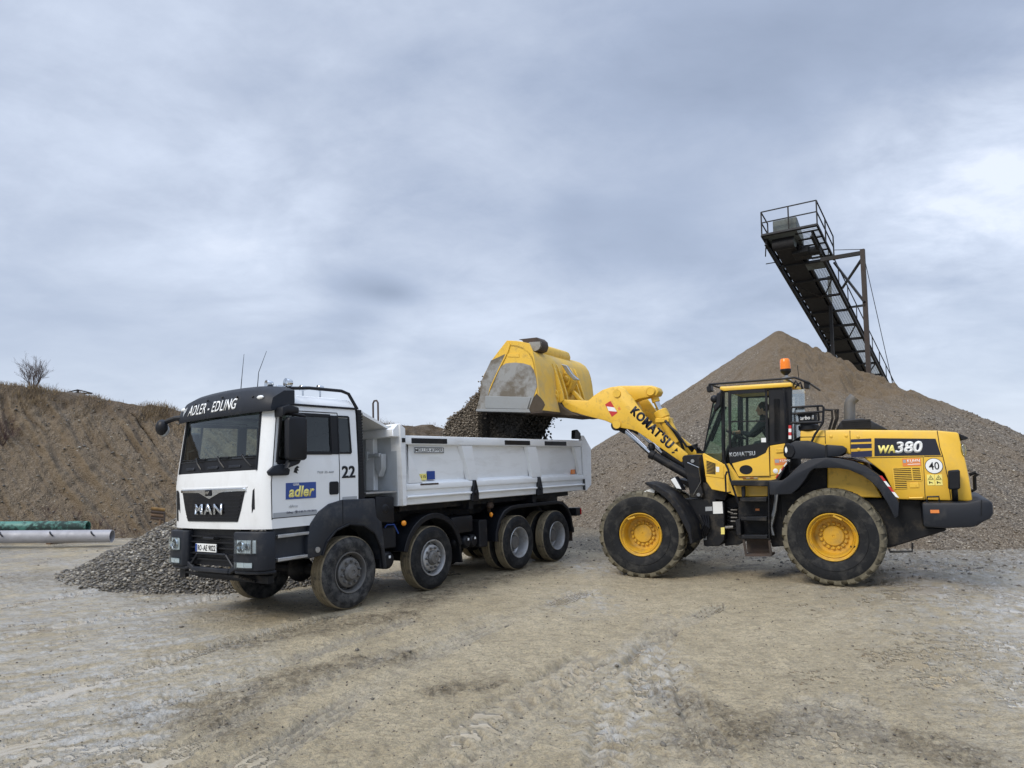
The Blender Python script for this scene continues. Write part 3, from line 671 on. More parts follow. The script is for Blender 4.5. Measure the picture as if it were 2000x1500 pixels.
# ---------------------------------------------------------------- chassis
def chassis():
    b=B(FRAME)
    for q in (1,-1): b.box((-6.7,q*.44-.05,.86),(1.2,q*.44+.05,1.14))
    for x in (-.9,-2.6,-3.6,-5.0,-6.5): b.box((x,-.42,.9),(x+.15,.42,1.1))
    b.box((-6.75,-.5,1.14),(-.7,.5,1.30)); b.build('chassis_frame',truck,bevel=.01)
    b=B(FRAME)
    for x in (0,-1.795,-4.3,-5.7): b.cyl((x,-.95,.53),(x,.95,.53),.085,10); b.ball((x,0,.53),.2,8,(1,1.1,1))
    for x in (0,-1.795):
        for q in (1,-1): b.bar((x-.7,q*.5,.78),(x+.7,q*.5,.78),.09,.06)
    b.build('axle',truck)
    b=B(BLACK)    # big black box and side gear between the front axles
    b.prism([(-.52,1.62),(-.92,1.60),(-.92,1.18),(-.52,1.22)],.7,1.2); b.lathe([(.07,0),(.055,.02),(0,.012)],(-.72,1.2,1.42),(0,1,0),18); b.build('battery_box',truck,bevel=.03,seg=2)
    b=B(FRAME); b.box((-1.02,.7,.78),(-.68,1.13,1.12)); b.box((-.66,.8,.50),(-.60,1.2,1.25)); b.build('valve_block',truck,bevel=.02)
    for y,x,z,r,l in ((1.05,-.86,.60,.145,.45),(1.08,-2.52,.70,.11,.42),(1.10,-2.76,.69,.115,.42),(1.06,-3.0,.69,.12,.42)):
        t=B(BLACK).lathe([(0,0),(r*.7,-.015),(r*.95,-.05),(r,-.09),(r,-l),(0,-l)],(x,y+.08,z),(0,1,0),18); to=t.build('air_tank',truck)
        B(WHT).box((x-.02,y+.078,z+.03),(x+.02,y+.084,z+.07)).build('tank_tag',to)
    b=B(BLACK).box((-2.96,.75,.86),(-2.36,1.14,1.16)); b.build('fuel_tank',truck,bevel=.03,seg=2)
    b=B(FRAME); b.box((-3.36,.70,.55),(-3.12,1.16,1.05)); b.build('mudguard_bracket',truck,bevel=.02)
    b=B(RUST); b.ball((-3.6,1.05,1.30),.07,8,(1.3,.8,1)); b.cyl((-3.6,1.0,1.30),(-3.75,.9,1.18),.04,8); b.build('valve_unit',truck)
    for q in (1,-1):
        a=B(BLACK); o=arc(-1.795,.53,.745,14,168,18); i=arc(-1.795,.53,.69,168,14,18); a.prism(o+i,q*.82,q*1.235); a.prism(o+arc(-1.795,.53,.655,168,14,18),q*1.20,q*1.245)
        a.prism([(-2.46,.72),(-2.50,.72),(-2.55,.36),(-2.50,.36)],q*.85,q*1.22); a.build('second_axle_fender',truck,bevel=.008)
        f=B(BLACK); out=[(-3.50,.62),(-3.52,.80),(-3.62,1.02),(-3.80,1.18),(-4.02,1.255),(-4.3,1.27),(-5.7,1.27),(-5.95,1.24),(-6.15,1.12),(-6.28,.92),(-6.34,.56)]
        inn=[(-6.28,.56),(-6.22,.90),(-6.10,1.06),(-5.93,1.17),(-5.7,1.20),(-4.3,1.20),(-4.05,1.185),(-3.86,1.12),(-3.70,.98),(-3.60,.78),(-3.58,.62)]
        f.prism(out+inn,q*.55,q*1.24); f.build('tandem_fender',truck,bevel=.012)
        B(RUST).box((-6.36,q*.9-.28,.35),(-6.34,q*.9+.28,.72)).build('mud_flap',truck)
        B(AMBER).ball((-1.10,q*1.22,1.16),.045,8,(1.1,.8,1)).build('side_marker',truck)
        B(AMBER).ball((-3.48,q*1.16,1.13),.042,8,(.8,.9,1.1)).build('side_marker',truck)
        l=B(BLACK).box((-6.78,q*.95-.22,.88),(-6.6,q*.95+.22,1.06)).build('tail_light',truck,bevel=.01)
        B(REDL).box((-6.80,q*.95-.20,.90),(-6.78,q*.95+.235,1.04)).build('red_lens',l)
    b=B(FRAME); b.box((-6.75,-1.0,.5),(-6.65,1.0,.62)); b.build('underrun_bar',truck,bevel=.01)
    b=B(FRAME)
    for x in (-2.84,-4.9): b.box((x-.06,.45,1.28),(x+.06,1.2,1.44)); b.box((x-.06,-1.2,1.28),(x+.06,-.45,1.44))
    for k in range(9): b.tube([(-2.2-.1*k,.55+.03*(k%3),1.22),(-2.35-.1*k,.9,.98+.04*(k%4)),(-2.9,1.0-.05*(k%3),.9)],.014,5)
    b.build('subframe',truck)
    b=B(FRAME)
    for q in (1,-1): b.box((-6.6,q*.62-.05,1.15),(-1.15,q*.62+.05,1.46)); b.box((-6.5,q*1.0-.03,1.34),(-1.2,q*1.0+.03,1.47))
    b.build('tipping_subframe',truck)
    B(ALU).box((-.98,.3,1.665),(-.32,1.2,1.69)).build('catwalk',truck)
    h=B(BLUE).tube([(-.78,1.12,1.12),(-.80,1.15,1.16),(-.95,1.15,1.15),(-1.05,1.14,1.0)],.012,6).build('air_hose',truck)
chassis()
# ---------------------------------------------------------------- tipping body
def tipper():
    for q in (1,-1):
        X0,X1=-1.13,-6.83
        b=B(BOXW)
        sec=[(1.275,2.585),(1.275,2.44),(1.195,2.425),(1.222,2.10),(1.175,1.83),(1.27,1.785),(1.275,1.69),(1.25,1.68),(1.255,1.45),(1.19,1.45),(1.19,1.70),(1.14,1.83),(1.15,2.585)]
        b.prism([(q*y,z) for y,z in sec],X0,X1,0)
        bo=b.build('side_gate',truck,bevel=.012,seg=2)
        r=B(BOXW)
        def rib(t0,t1,b0,b1):
            V=[(t0,q*1.21,2.43),(t1,q*1.21,2.43),(b1,q*1.2,1.81),(b0,q*1.2,1.81),(t0-.05,q*1.268,2.43),(t1+.05,q*1.268,2.43),(b1+.04,q*1.265,1.80),(b0-.04,q*1.265,1.80)]
            r.add(V,[(4,5,6,7),(0,1,5,4),(1,2,6,5),(2,3,7,6),(3,0,4,7)])
        rib(-2.50,-2.90,-2.72,-3.02); rib(-4.58,-5.0,-4.75,-5.16); rib(-1.14,-1.2,-1.14,-1.55); rib(-6.45,-6.82,-6.65,-6.82)
        r.build('gate_rib',bo,smooth=20)
        t=B(BOXW); t.tube([(X0+.0,q*1.275,1.575),(X1,q*1.275,1.575)],.022,8); t.build('gate_pipe',bo)
        
        p=B(BOXW); p.prism([(-.99,2.78),(-1.12,2.70),(-1.12,1.44),(-1.02,1.44)],q*1.05,q*1.285)
        po=p.build('corner_post',truck,bevel=.01); B(BLACK).box((-1.10,q*1.285,2.47),(-1.03,q*1.295,2.54)).build('post_latch',po)
        for x in (-2.86,-4.98):
            k=B(BLACK); k.prism([(x+.03,1.80),(x-.03,1.80),(x-.10,1.55),(x-.09,1.42),(x+.11,1.42),(x+.09,1.55)],q*1.25,q*1.315); k.cyl((x,q*1.25,1.57),(x,q*1.335,1.57),.045,10); k.build('gate_hinge',bo,bevel=.012)
        w=B(BLACK)
        for a,b_ in ((-1.26,-2.15),(-3.85,-4.72),(-5.27,-6.14)): w.box((b_,q*1.27,2.455),(a,q*1.284,2.545))
        w.build('rubber_pad',bo,bevel=.006)
        m=B(FRAME)
        for x,z in ((-2.55,1.81),(-3.4,1.80),(-4.1,1.80),(-5.4,1.80),(-6.1,1.80),(-1.5,1.80)): m.ball((x,q*1.25,z),.04,5,(1.6,.5,.4))
        B(RUST).box((-1.9,q*1.27,1.755),(-1.45,q*1.281,1.785)).build('dirt_patch',bo,bevel=.005)
        e=B(BOXW); e.prism([(-6.83,2.70),(-6.95,2.70),(-7.25,2.40),(-7.17,1.56),(-6.95,1.44),(-6.83,1.44)],q*1.19,q*1.27)
        for k in range(6): e.ball((-6.95-.03*k,q*1.27,1.78+.11*k),.012,4)
        eo=e.build('tail_wing',truck,bevel=.012)
        B(BLACK).prism([(-6.55,2.62),(-6.85,2.62),(-6.86,2.76),(-6.74,2.84),(-6.58,2.82)],q*1.15,q*1.25).build('tailgate_lock',eo,bevel=.02)
        B(BLACK).bar((-6.84,q*1.272,1.45),(-6.84,q*1.272,1.7),.02,.06).build('lock_hook',eo)
    pl=B(WHT).box((-2.12,1.19,2.295),(-1.37,1.222,2.395)).build('maker_plate',truck)
    fr=B(BLACK)
    for a,b_ in (((-2.11,2.303),(-1.38,2.303)),((-2.11,2.387),(-1.38,2.387)),((-2.11,2.303),(-2.11,2.387)),((-1.38,2.303),(-1.38,2.387))): fr.bar((a[0],1.223,a[1]),(b_[0],1.223,b_[1]),.003,.012)
    fr.build('plate_border',pl)
    text('plate_lettering','MEILLER-KIPPER',BLACK,pl,(-1.40,1.2225,2.318),(-1,0,0),(0,0,1),w=.69,h=.056,bold=.008)
    def sticker(m,px0,py0,px1,py1,name):
        a,b_=TF.at(*c2(px0,py0),1,1.215),TF.at(*c2(px1,py1),1,1.215)
        return B(m).box((b_.x-.09,1.16,b_.z),(a.x-.09,1.2165,a.z)).build(name,truck)
    sy=sticker(LYEL,478,592,522,634,'yellow_sticker'); sb=sticker(BLUE,526,573,581,630,'blue_sticker'); so=sticker(ORG,1545,562,1570,592,'orange_sticker')
    a=TF.at(*c2(484,622),1,1.2172)-Vector((.09,0,0)); text('sticker_lettering','115',BLACK,sy,a,(-1,0,0),(0,0,1),w=.11,h=.05,bold=.01)
    # headboard facing the cab, with its beam, channel and tarp gear
    h=B(BOXD); h.box((-1.06,-1.19,1.44),(-1.0,1.19,2.76)); ho=h.build('headboard',truck)
    k=B(BOXW); k.box((-1.06,-1.25,2.56),(-.86,1.25,2.68)); k.box((-1.0,.55,1.7),(-.90,.75,2.56)); k.box((-1.0,-.75,1.7),(-.90,-.55,2.56)); k.prism([(-.86,2.68),(-1.06,2.68),(-1.06,2.78),(-.98,2.78)],-1.25,1.25); k.build('headboard_beam',ho,bevel=.012)
    t=B(BOXD); t.box((-.98,.55,2.69),(-.90,1.15,2.75)); t.bar((-.9,.62,2.28),(-.86,.95,2.28),.05,.06); t.prism([(.80,2.30),(.98,2.30),(.98,2.06),(.90,1.92),(.82,2.06)],-.97,-.86,0); t.bar((-.88,.62,2.36),(-.88,.62,2.2),.05,.05); t.build('tarp_bracket',ho,bevel=.008)
    B(RUST).tube([(-.95,.70,2.74),(-.95,.70,3.16),(-.95,.73,3.20),(-.95,.79,3.20),(-.95,.82,3.16),(-.95,.82,2.74)],.016,6).build('ladder_hoop',ho)
    f=B(BOXD); f.box((-6.83,-1.17,1.44),(-1.06,1.17,1.52)); f.box((-6.9,-1.19,1.5),(-6.84,1.19,2.55)); f.build('body_floor',truck)
    c=B(WHITE); c.prism([(-.16,2.98),(-.9,2.70),(-.9,2.74),(-.16,3.04)],-1.1,1.1); c.build('wind_deflector',truck)
tipper()
# ================================================================ THE WHEEL LOADER (x forward, y to its left, z up; rear axle at x=0)
loader=thing('wheel_loader','yellow and black wheel loader with raised bucket tipping gravel beside the gravel heap','wheel loader',LM)
def LX(c,y,s): return xz(LF,c,y,s)
def lp(c,px,py,y): return LF.at(*c(px,py),1,y)
LD=dict(dx=(-1,0,0),dy=(0,0,1))
def loader_wheel():
    w=part('wheel',loader); Rr,h=.780,.30
    t=B(TYRE).lathe([(.375,h-.09),(.395,h-.045),(.42,h-.02),(.50,h+.0),(.545,h+.005),(.55,h-.004),(.60,h+.0),(.66,h-.004),(.70,h-.012)],(0,0,0),(0,1,0),64)
    t.m(LTREAD).lathe([(.70,h-.012),(.72,h-.02),(.755,h-.05)],(0,0,0),(0,1,0),64); t.m(TYRE)
    t.lathe([(.375,-h+.09),(.44,-h+.02),(.6,-h),(.72,-h+.02),(.755,-h+.05)],(0,0,0),(0,1,0),48)
    t.m(LTREAD).lathe([(.755,h-.05),(Rr,h-.12),(Rr,-h+.12),(.755,-h+.05)],(0,0,0),(0,1,0),64)
    for sgn in (1,-1):
        n=22
        for k in range(n):
            a0=2*PI*(k+(0 if sgn>0 else .5))/n; vs=[]
            st=[(-.02,.80,.0),(.10,.803,.05),(.20,.800,.11),(.252,.790,.13),(.276,.768,.135),(.284,.742,.135)]
            for t_,r,sl in st:
                hw=.098-.020*(t_>.2)
                for da in (-hw,hw):
                    a=a0+sl+da; 
                    for rr in (r,r-.07): vs.append((rr*math.cos(a),sgn*t_,rr*math.sin(a)))
            fs=[]; m=len(st)
            for i in range(m-1):
                p,q=i*4,(i+1)*4
                fs+=[(p,q,q+2,p+2),(p+1,p,q,q+1),(p+2,q+2,q+3,p+3)]
            fs+=[(0,2,3,1),((m-1)*4,(m-1)*4+1,(m-1)*4+3,(m-1)*4+2)]
            t.m(LTREAD).add(vs,fs)
    t.build('tyre',w,smooth=30)
    r=B(YELR).lathe([(.375,h-.12),(.395,h-.055),(.397,h-.035),(.385,h-.022),(.372,h-.035),(.366,h-.075),(.352,h-.085),(.335,h-.07),(.327,h-.08),(.318,h-.14),(.303,.03),(.29,-.005),(.235,-.01),(.232,.0),(.175,.0),(.168,.03),(.155,.04),(.02,.045),(.015,.035),(0,.035)],(0,0,0),(0,1,0),56)
    r.lathe([(.39,h-.1),(.385,-.28)],(0,0,0),(0,1,0),32)
    r.bar((.335*math.cos(2.4),h-.06,.335*math.sin(2.4)),(.36*math.cos(2.0),h-.05,.36*math.sin(2.0)),.05,.03)
    ro=r.build('rim',w)
    b=B(YELR)
    for k in range(16): a=2*PI*k/16; b.lathe([(.030,-.01),(.030,.018),(.018,.034),(0,.036)],(.205*math.cos(a),0,.205*math.sin(a)),(0,1,0),10)
    b.build('wheel_bolts',w)
    B(BLACK).tube([(.30*math.cos(4.0),.09,.30*math.sin(4.0)),(.34*math.cos(4.05),h-.1,.34*math.sin(4.05)),(.36*math.cos(3.85),h-.08,.36*math.sin(3.85))],.012,6).build('valve_stem',w)
    return w
lw=loader_wheel(); lw.location=(0,1.07,.79); lw.rotation_euler=(0,.3,0)
# the front frame is steered a little towards the camera's side
fw=dup(lw,loader,(3.37,1.08,.805),(0,1.1,R(8))); fw.scale=(1.03,1.,1.03)
fw=dup(lw,loader,(3.62,-1.07,.805),(0,.6,PI+R(8))); fw.scale=(1.03,1.,1.03)
dup(lw,loader,(0,-1.07,.79),(0,.6,PI))
def body():
    # engine hood
    o=LX(c5,.97,'258,440 410,437 560,435 1095,440 1225,452 1235,500 1262,600 1290,730 1312,872 1020,866 1010,600 425,600 425,500 258,497')
    b=B(YEL).prism([p for p in o[:-6]]+[(o[-6][0],o[-6][1])]+LX(c5,.97,'850,860 770,700 640,600 425,560 258,560'),-.97,.97)
    hood=b.build('engine_hood',loader,bevel=.03,seg=2)
    l=B(BLACK)
    def seam(s,y=.972,r=.006):
        pts=[lp(c5,*map(float,q.split(',')),y) for q in s.split()]; l.tube(pts,r,5)
    seam('410,440 413,520'); seam('562,440 568,608 1010,600 1022,865'); seam('1095,442 1110,540 1130,600 1160,730 1180,870'); seam('1015,598 1130,596'); seam('258,480 410,478')
    l.build('panel_seam',hood)
    d=B(NAVY).prism(LX(c5,.97,'712,487 1085,490 1118,590 712,597'),.965,.9745).build('model_decal',hood)
    a=lp(c5,738,581,.9755); e=lp(c5,836,578,.9755); q=e-a
    text('decal_lettering','WA',LYEL,d,a,q,(0,0,1),w=q.length,h=.13,bold=.015,shear=.2,fat=.010)
    a=lp(c5,840,580,.9755); e=lp(c5,1005,575,.9755); q=e-a
    text('decal_lettering','380',WHT,d,a,q,(0,0,1),w=q.length,h=.185,bold=.012,shear=.2,fat=.012)
    for s in ('568,494 693,488 693,508 568,512','568,524 695,520 695,547 568,551','570,570 697,562 697,600 570,604'): B(NAVYB).prism(LX(c5,.97,s),.965,.9735).build('stripe_decal',hood)
    def kuhn(px,py,px1,py1,y,par,c=c5):
        a=lp(c,px,py,y); e=lp(c,px1,py1,y); p=B(ORG).box((e.x,y-.004,e.z),(a.x,y+.002,a.z)); s=p.build('dealer_sticker',par)
        w=a.x-e.x; h=a.z-e.z
        B(GRYT).box((a.x-.2*w,y+.002,a.z-.55*h),(a.x-.01,y+.004,a.z-.02)).build('dealer_mark',s)
        text('dealer_lettering','KUHN',WHT,s,(a.x-.27*w,y+.0025,a.z-.55*h),(-1,0,0),(0,0,1),w=.68*w,h=.42*h,bold=.015,space=1.1)
        B(WHT).box((e.x+.05*w,y+.002,a.z-.80*h),(a.x-.27*w,y+.003,a.z-.72*h)).build('dealer_line',s)
    kuhn(880,612,998,655,.973,hood)
    g=B(FRAME); 
    a=lp(c5,822,668,.973); e=lp(c5,1000,742,.973); m=lp(c5,912,797,.973)
    g.box((e.x,.95,e.z),(a.x,.9735,a.z)); g.box((m.x,.95,m.z),(a.x,.9734,e.z)); go=g.build('air_grille',hood)
    s=B(YELD)
    k=0
    while a.z-.03*k>m.z:
        z=a.z-.03*k; s.box(((e.x if z>e.z else m.x),.97,z-.014),(a.x,.982,z)); k+=1
    for x in (a.x-.0,a.x-.27*1,e.x): s.box((x-.012,.97,(e.z if x<m.x else m.z)),(x+.006,.984,a.z))
    s.build('grille_slats',go)
    a=lp(c5,925,760,.975); e=lp(c5,985,788,.975); b=B(YEL).box((e.x,.95,e.z),(a.x,.985,a.z)); b.m(YELD).box((e.x+.03,.98,e.z+.02),(a.x-.08,.989,a.z-.02)); b.build('fuel_door',hood,bevel=.006)
    B(YEL).tube([lp(c5,925,848,.98),lp(c5,925,852,1.02),lp(c5,1005,850,1.02),lp(c5,1005,846,.98)],.016,6).build('hood_handle',hood)
    c=lp(c5,1075,656,.975); d=B(BLACK).cyl((c.x,.95,c.z),(c.x,.9765,c.z),.125,32); d.m(WHT).cyl((c.x,.95,c.z),(c.x,.9785,c.z),.117,32); d=d.build('speed_disc',hood)
    text('speed_lettering','40',BLACK,d,(c.x+.072,.979,c.z-.062),(-1,0,0),(0,0,1),w=.145,h=.125,bold=.01)
    for px,py in ((1055,726),(1103,726),(1057,757),(1105,757)):
        p=lp(c5,px,py,.975); s=B(LYEL).box((p.x-.05,.96,p.z-.045),(p.x+.05,.976,p.z+.045)).build('warning_sticker',hood)
        if py<740: B(BLACK).prism([(p.x-.04,p.z-.032),(p.x+.04,p.z-.032),(p.x,p.z+.035)],.970,.977).m(LYEL).prism([(p.x-.026,p.z-.024),(p.x+.026,p.z-.024),(p.x,p.z+.022)],.972,.9785).m(BLACK).box((p.x-.004,.972,p.z-.016),(p.x+.004,.9795,p.z+.008)).build('warning_symbol',s)
        else: B(BLACK).bar((p.x-.025,.977,p.z-.01),(p.x+.028,.977,p.z+.012),.002,.012).bar((p.x+.02,.977,p.z-.022),(p.x+.02,.977,p.z+.02),.002,.012).build('warning_symbol',s)
    for px,py in ((447,476),(540,472),(612,478),(615,556)): B(YEL).ball(lp(c5,px,py,.972),.028,5,(1,.5,1)).build('hood_stud',hood)
    # inner lower side panel behind the wheel
    B(YELD).prism(LX(c5,.90,'425,600 640,640 760,850 425,846'),-.9,.9).build('lower_side_panel',loader,bevel=.015)
    B(FRAME).prism(LX(c5,.8,'190,690 330,612 425,600 430,1000 140,1000 130,800'),-.76,.76).build('wheel_arch_liner',loader,bevel=.02)
    # vent cowl, exhaust stack
    v=B(GREY).prism(LX(c5,.45,'475,437 500,395 522,372 640,366 690,380 800,436'),-.5,.5); vo=v.build('intake_cowl',loader,bevel=.03,seg=2)
    s=B(BLACK)
    for k in range(4):
        p=lp(c5,510+6*k,385+12*k,.505); e=lp(c5,690,385+12*k,.505); s.box((e.x,.49,e.z-.008),(p.x,.515,p.z+.008))
    s.build('cowl_louvre',vo)
    p0,p1=lp(c5,560,372,.1),lp(c5,560,290,.1); p2=lp(c5,566,262,.1); p3=lp(c5,592,236,.1)
    e=B(RIMD).tube([p0,p1,p2,p3],.095,16).build('exhaust_stack',loader)
    # rear: counterweight, bumper, spoiler
    o=LX(c5,1.22,'1000,880 1272,878 1345,862 1400,860 1436,880 1438,950 1420,980 1345,1010 1330,1030 1150,1038 1010,1030')
    b=B(GREY).prism(o,-1.18,1.22); cw=b.build('counterweight',loader,bevel=.05,seg=2)
    B(BLACK).prism(LX(c5,1.223,'1362,862 1366,862 1368,960 1362,962'),1.21,1.228).build('counterweight_gap',cw)
    p=lp(c5,1080,934,1.225); B(ORG).box((p.x-.06,1.2,p.z-.025),(p.x+.06,1.232,p.z+.025)).build('side_reflector',cw)
    B(BLACK).prism(LX(c5,1.22,'1330,1010 1400,972 1402,980 1335,1024'),-.6,1.20).build('tow_hitch',cw)
    f=B(FRAME).prism(LX(c5,.8,'640,850 1000,862 1010,1030 1150,1036 1150,1052 800,1158 560,1100'),-.8,.8).build('rear_frame',loader,bevel=.02)
    B(FRAME).tube([lp(c5,800,1160,1.0),lp(c5,805,1180,1.0),lp(c5,942,1178,1.0),lp(c5,944,1125,1.0)],.018,6).build('rear_step',loader)
    B(BLACK).prism(LX(c5,.9,'1222,455 1285,483 1282,492 1240,500'),-.9,.9).build('rear_spoiler',hood,bevel=.01)
    B(HLENS).ball(lp(c5,1255,560,.95),.07,6,(.6,.7,1.6)).build('rear_lamp',hood)
    b=B(BLACK).prism(LX(c5,1.15,'1160,684 1232,678 1234,796 1162,800'),1.05,1.25); b.tube([lp(c5,1200,790,1.1),lp(c5,1205,870,1.0)],.05,8); b.build('rear_lamp_box',loader,bevel=.02)
    B(BLACK).tube([lp(c5,1032,878,1.1),lp(c5,1034,845,1.1),lp(c5,1105,843,1.1),lp(c5,1108,875,1.1)],.016,6).build('deck_handle',cw)
    b=B(BLACK); b.tube([lp(c5,1290,710,.3),lp(c5,1330,695,.3),lp(c5,1345,705,.3),lp(c5,1322,720,.3),lp(c5,1325,800,.3),lp(c5,1300,810,.3)],.03,6); b.build('rear_camera_arm',hood)
    # rear fender over the wheel
    for q in (1,-1):
        y=1.30
        out=LX(c5,y,'70,748 150,745 185,720 225,680 262,645 330,612 420,605 500,610 580,628 660,660 740,715 800,785 848,855 862,880 858,960')
        inn=LX(c5,y,'835,975 815,930 790,880 740,800 690,750 640,715 560,680 500,670 420,668 345,672 320,690 290,740 250,790 205,828 75,832')
        fo=B(GREY).prism(out+inn,q*.82,q*1.34).build('rear_fender',loader,bevel=.014,seg=2)
        if q>0:
            for k in range(4):
                s=B(RED if k%2==0 else WHT); a=k/4; t=(k+1)/4
                P=[(742+100*a,716+130*a),(742+100*t,716+130*t),(758+104*t,716+134*t),(758+104*a,716+134*a)]
                s.prism(LX(c5,1.342,' '.join('%f,%f'%p for p in P)),1.335,1.3445).build('hazard_stripe',fo)
    # exhaust after-treatment / air cleaner housing on the left deck
    b=B(GREY).prism(LX(c6,1.05,'735,625 770,605 860,603 990,640 1000,632 1110,640 1140,660 1135,690 1090,715 1000,722 985,735 735,735'),.55,1.22); ho=b.build('air_cleaner',loader,bevel=.05,seg=2)
    B(BLACK).prism(LX(c6,1.1,'988,636 1000,632 1003,725 985,735'),.53,1.235).build('housing_band',ho)
    B(BLACK).prism(LX(c6,1.15,'680,660 690,625 720,615 760,640 775,690 750,735 700,735 682,710'),1.0,1.24).build('fuel_cap_cover',ho,bevel=.03)
    B(WHT).prism([ (p[0],p[1]) for p in LX(c6,1.245,'695,645 703,660 705,680 695,695 687,680 686,660')],1.235,1.248).build('cover_sticker',ho)
    a=lp(c6,865,560,.85); t=B(BLACK); z0=lp(c6,865,605,.85).z; z1=lp(c6,862,395,.85).z
    t.lathe([(.10,z0-.05),(.10,z0+.16),(.17,z0+.20),(.17,z0+.27),(.13,z0+.30),(.155,z0+.33),(.155,z1-.05),(.17,z1-.05),(.17,z1-.01),(.12,z1+.01),(0,z1+.01)],(a.x,.85,0),(0,0,1),24); pc=t.build('precleaner',loader)
    q=lp(c6,806,462,1.0); e=lp(c6,900,455,1.0)
    text('precleaner_lettering','turbo II',WHT,pc,(0,0,z0+.37),(-1,0,0),(0,0,1),w=.26,h=.075,bold=.03,shear=.2,warp=lambda p:Vector((a.x+.162*math.sin((p.x+.13)/.162),.85+.160*math.cos((p.x+.13)/.162),p.z)))
    h=B(FRAME)
    def hp(s,y,r=.022): h.tube([lp(c6,*map(float,u.split(',')),y) for u in s.split()],r,6)
    hp('735,600 725,400 735,358 960,347 970,362 965,470 905,560 870,640 865,735',1.05); hp('725,472 965,466',1.05); hp('740,405 960,390',1.05)
    hp('960,347 925,345 935,450 890,545 880,640',.55); hp('970,375 1030,380',.8); hp('1010,525 1035,440 1030,375 1075,375 1072,440 1040,525',.5); hp('1035,525 1062,440 1055,378',.5)
    h.build('deck_handrail',loader)
    r=B(RED); [ (r.m(RED if k%2==0 else WHT).bar(lp(c6,724,490+25*k,1.08),lp(c6,724,515+25*k,1.08),.03,.045)) for k in range(4)]; r.build('hazard_stripe',loader)
body()
def cabin():
    # yellow cab base
    Y=.85
    side=LX(c6,Y,'82,700 92,694 240,775 275,768 345,864 575,860 575,640 690,622 700,770 620,890 560,900 560,1010 330,1012 255,980 150,960 110,900')
    b=B(YEL)
    for q in (1,-1): b.prism(side,q*.79,q*.85)
    fr=LX(c6,Y,'82,700 92,694 118,900 112,905'); b.prism(fr,-.8,.8)
    b.prism(LX(c6,Y,'110,890 150,955 560,1005 560,940 300,930'),-.8,.8)
    base=b.build('cab_base',loader,bevel=.012)
    s=B(YELD).prism(LX(c6,.853,'100,730 240,785 240,880 103,862'),.84,.862); gr=s.build('side_grille',base,bevel=.008)
    k_=B(FRAME)
    for k in range(9): k_.bar(lp(c6,112,752+11*k,.864),lp(c6,178,774+9*k,.864),.004,.018)
    k_.build('grille_slats',gr)
    B(WHT).prism(LX(c6,.864,'180,793 205,795 205,832 182,832'),.86,.866).build('white_sticker',gr)
    kh=B(YEL).prism(LX(c6,.853,'580,640 688,628 698,770 640,850 580,858'),.845,.862); kp=kh.build('rear_base_panel',base,bevel=.006)
    B(YELD).prism(LX(c6,.864,'622,662 680,655 680,690 622,694'),.86,.885).build('latch_box',kp,bevel=.01)
    a=lp(c6,608,735,.864); e=lp(c6,700,780,.864)
    st=B(ORG).box((e.x,.86,e.z),(a.x,.865,a.z)).build('dealer_sticker',kp)
    B(GRYT).box((a.x-.08,.865,a.z-.075),(a.x-.01,.867,a.z-.015)).build('dealer_mark',st)
    text('dealer_lettering','KUHN',WHT,st,(a.x-.095,.866,a.z-.07),(-1,0,0),(0,0,1),w=.17,h=.05,bold=.015,space=1.1)
    for px in (618,665): B(WHT).ball(lp(c6,px,825,.864),.045,6,(1,.15,1)).build('white_sticker',kp)
    r=B(RED)
    for k in range(4): r.m(RED if k%2==0 else WHT).bar(lp(c6,375+28*k,876,.87),lp(c6,403+28*k,876,.87),.03,.004)
    r.build('hazard_stripe',base)
    r=B(RED)
    for k in range(4): r.m(RED if k%2==0 else WHT).bar(lp(c6,620+20*k,875-28*k,1.0),lp(c6,640+20*k,847-28*k,1.0),.03,.02)
    r.build('hazard_stripe',base)
    # frame pillars and roof
    f=B(BLACK)
    for q in (1,-1):
        yo=q*.85; yi=q*.77
        f.prism(LX(c6,Y,'215,235 240,235 246,775 225,770'),yi,yo)        # front pillar
        f.prism(LX(c6,Y,'565,215 600,215 610,290 600,298 605,620 660,612 655,295 610,290 600,215 735,212 738,640 690,622 573,640'),yi,yo) if q>0 else f.prism(LX(c6,Y,'690,212 735,212 738,640 690,640'),yi,yo)
        f.prism(LX(c6,Y,'215,228 735,208 735,232 215,248'),yi,yo)
    f.prism(LX(c6,.0,'715,212 735,212 738,640 715,640'),-.85,-.74); f.prism(LX(c6,Y,'735,450 738,640 715,640 712,450'),-.85,.85)
    fo=f.build('cab_frame',loader,bevel=.012)
    r=B(YEL).prism(LX(c6,.86,'207,228 212,205 250,205 640,180 735,175 745,205 705,210 240,240'),-.88,.88); ro=r.build('cab_roof',loader,bevel=.025,seg=2)
    k=B(BLACK)
    for y in (.80,-.80): k.tube([lp(c6,128,200,y),lp(c6,135,190,y),lp(c6,690,148,y),lp(c6,760,140,y),lp(c6,865,180,y)],.022,6)
    for s in ('135,190','690,148','865,182'): k.tube([lp(c6,*map(float,s.split(',')),.8),lp(c6,*map(float,s.split(',')),.8)+Vector((0,-1.6,0))],.02,6)
    k.build('roof_rail',loader)
    k=B(BLACK)
    for y in (.72,.3,-.3,-.7): k.prism(LX(c6,y,'118,212 150,195 158,240 125,250'),y-.09,y+.09); k.prism(LX(c6,y,'828,172 868,178 866,222 832,222'),y-.08,y+.08)
    for s in ('745,205 765,165 790,200','760,215 800,175 815,225'): k.tube([lp(c6,*map(float,u.split(',')),.75) for u in s.split()],.022,6)
    k.build('work_lamp',loader,bevel=.012)
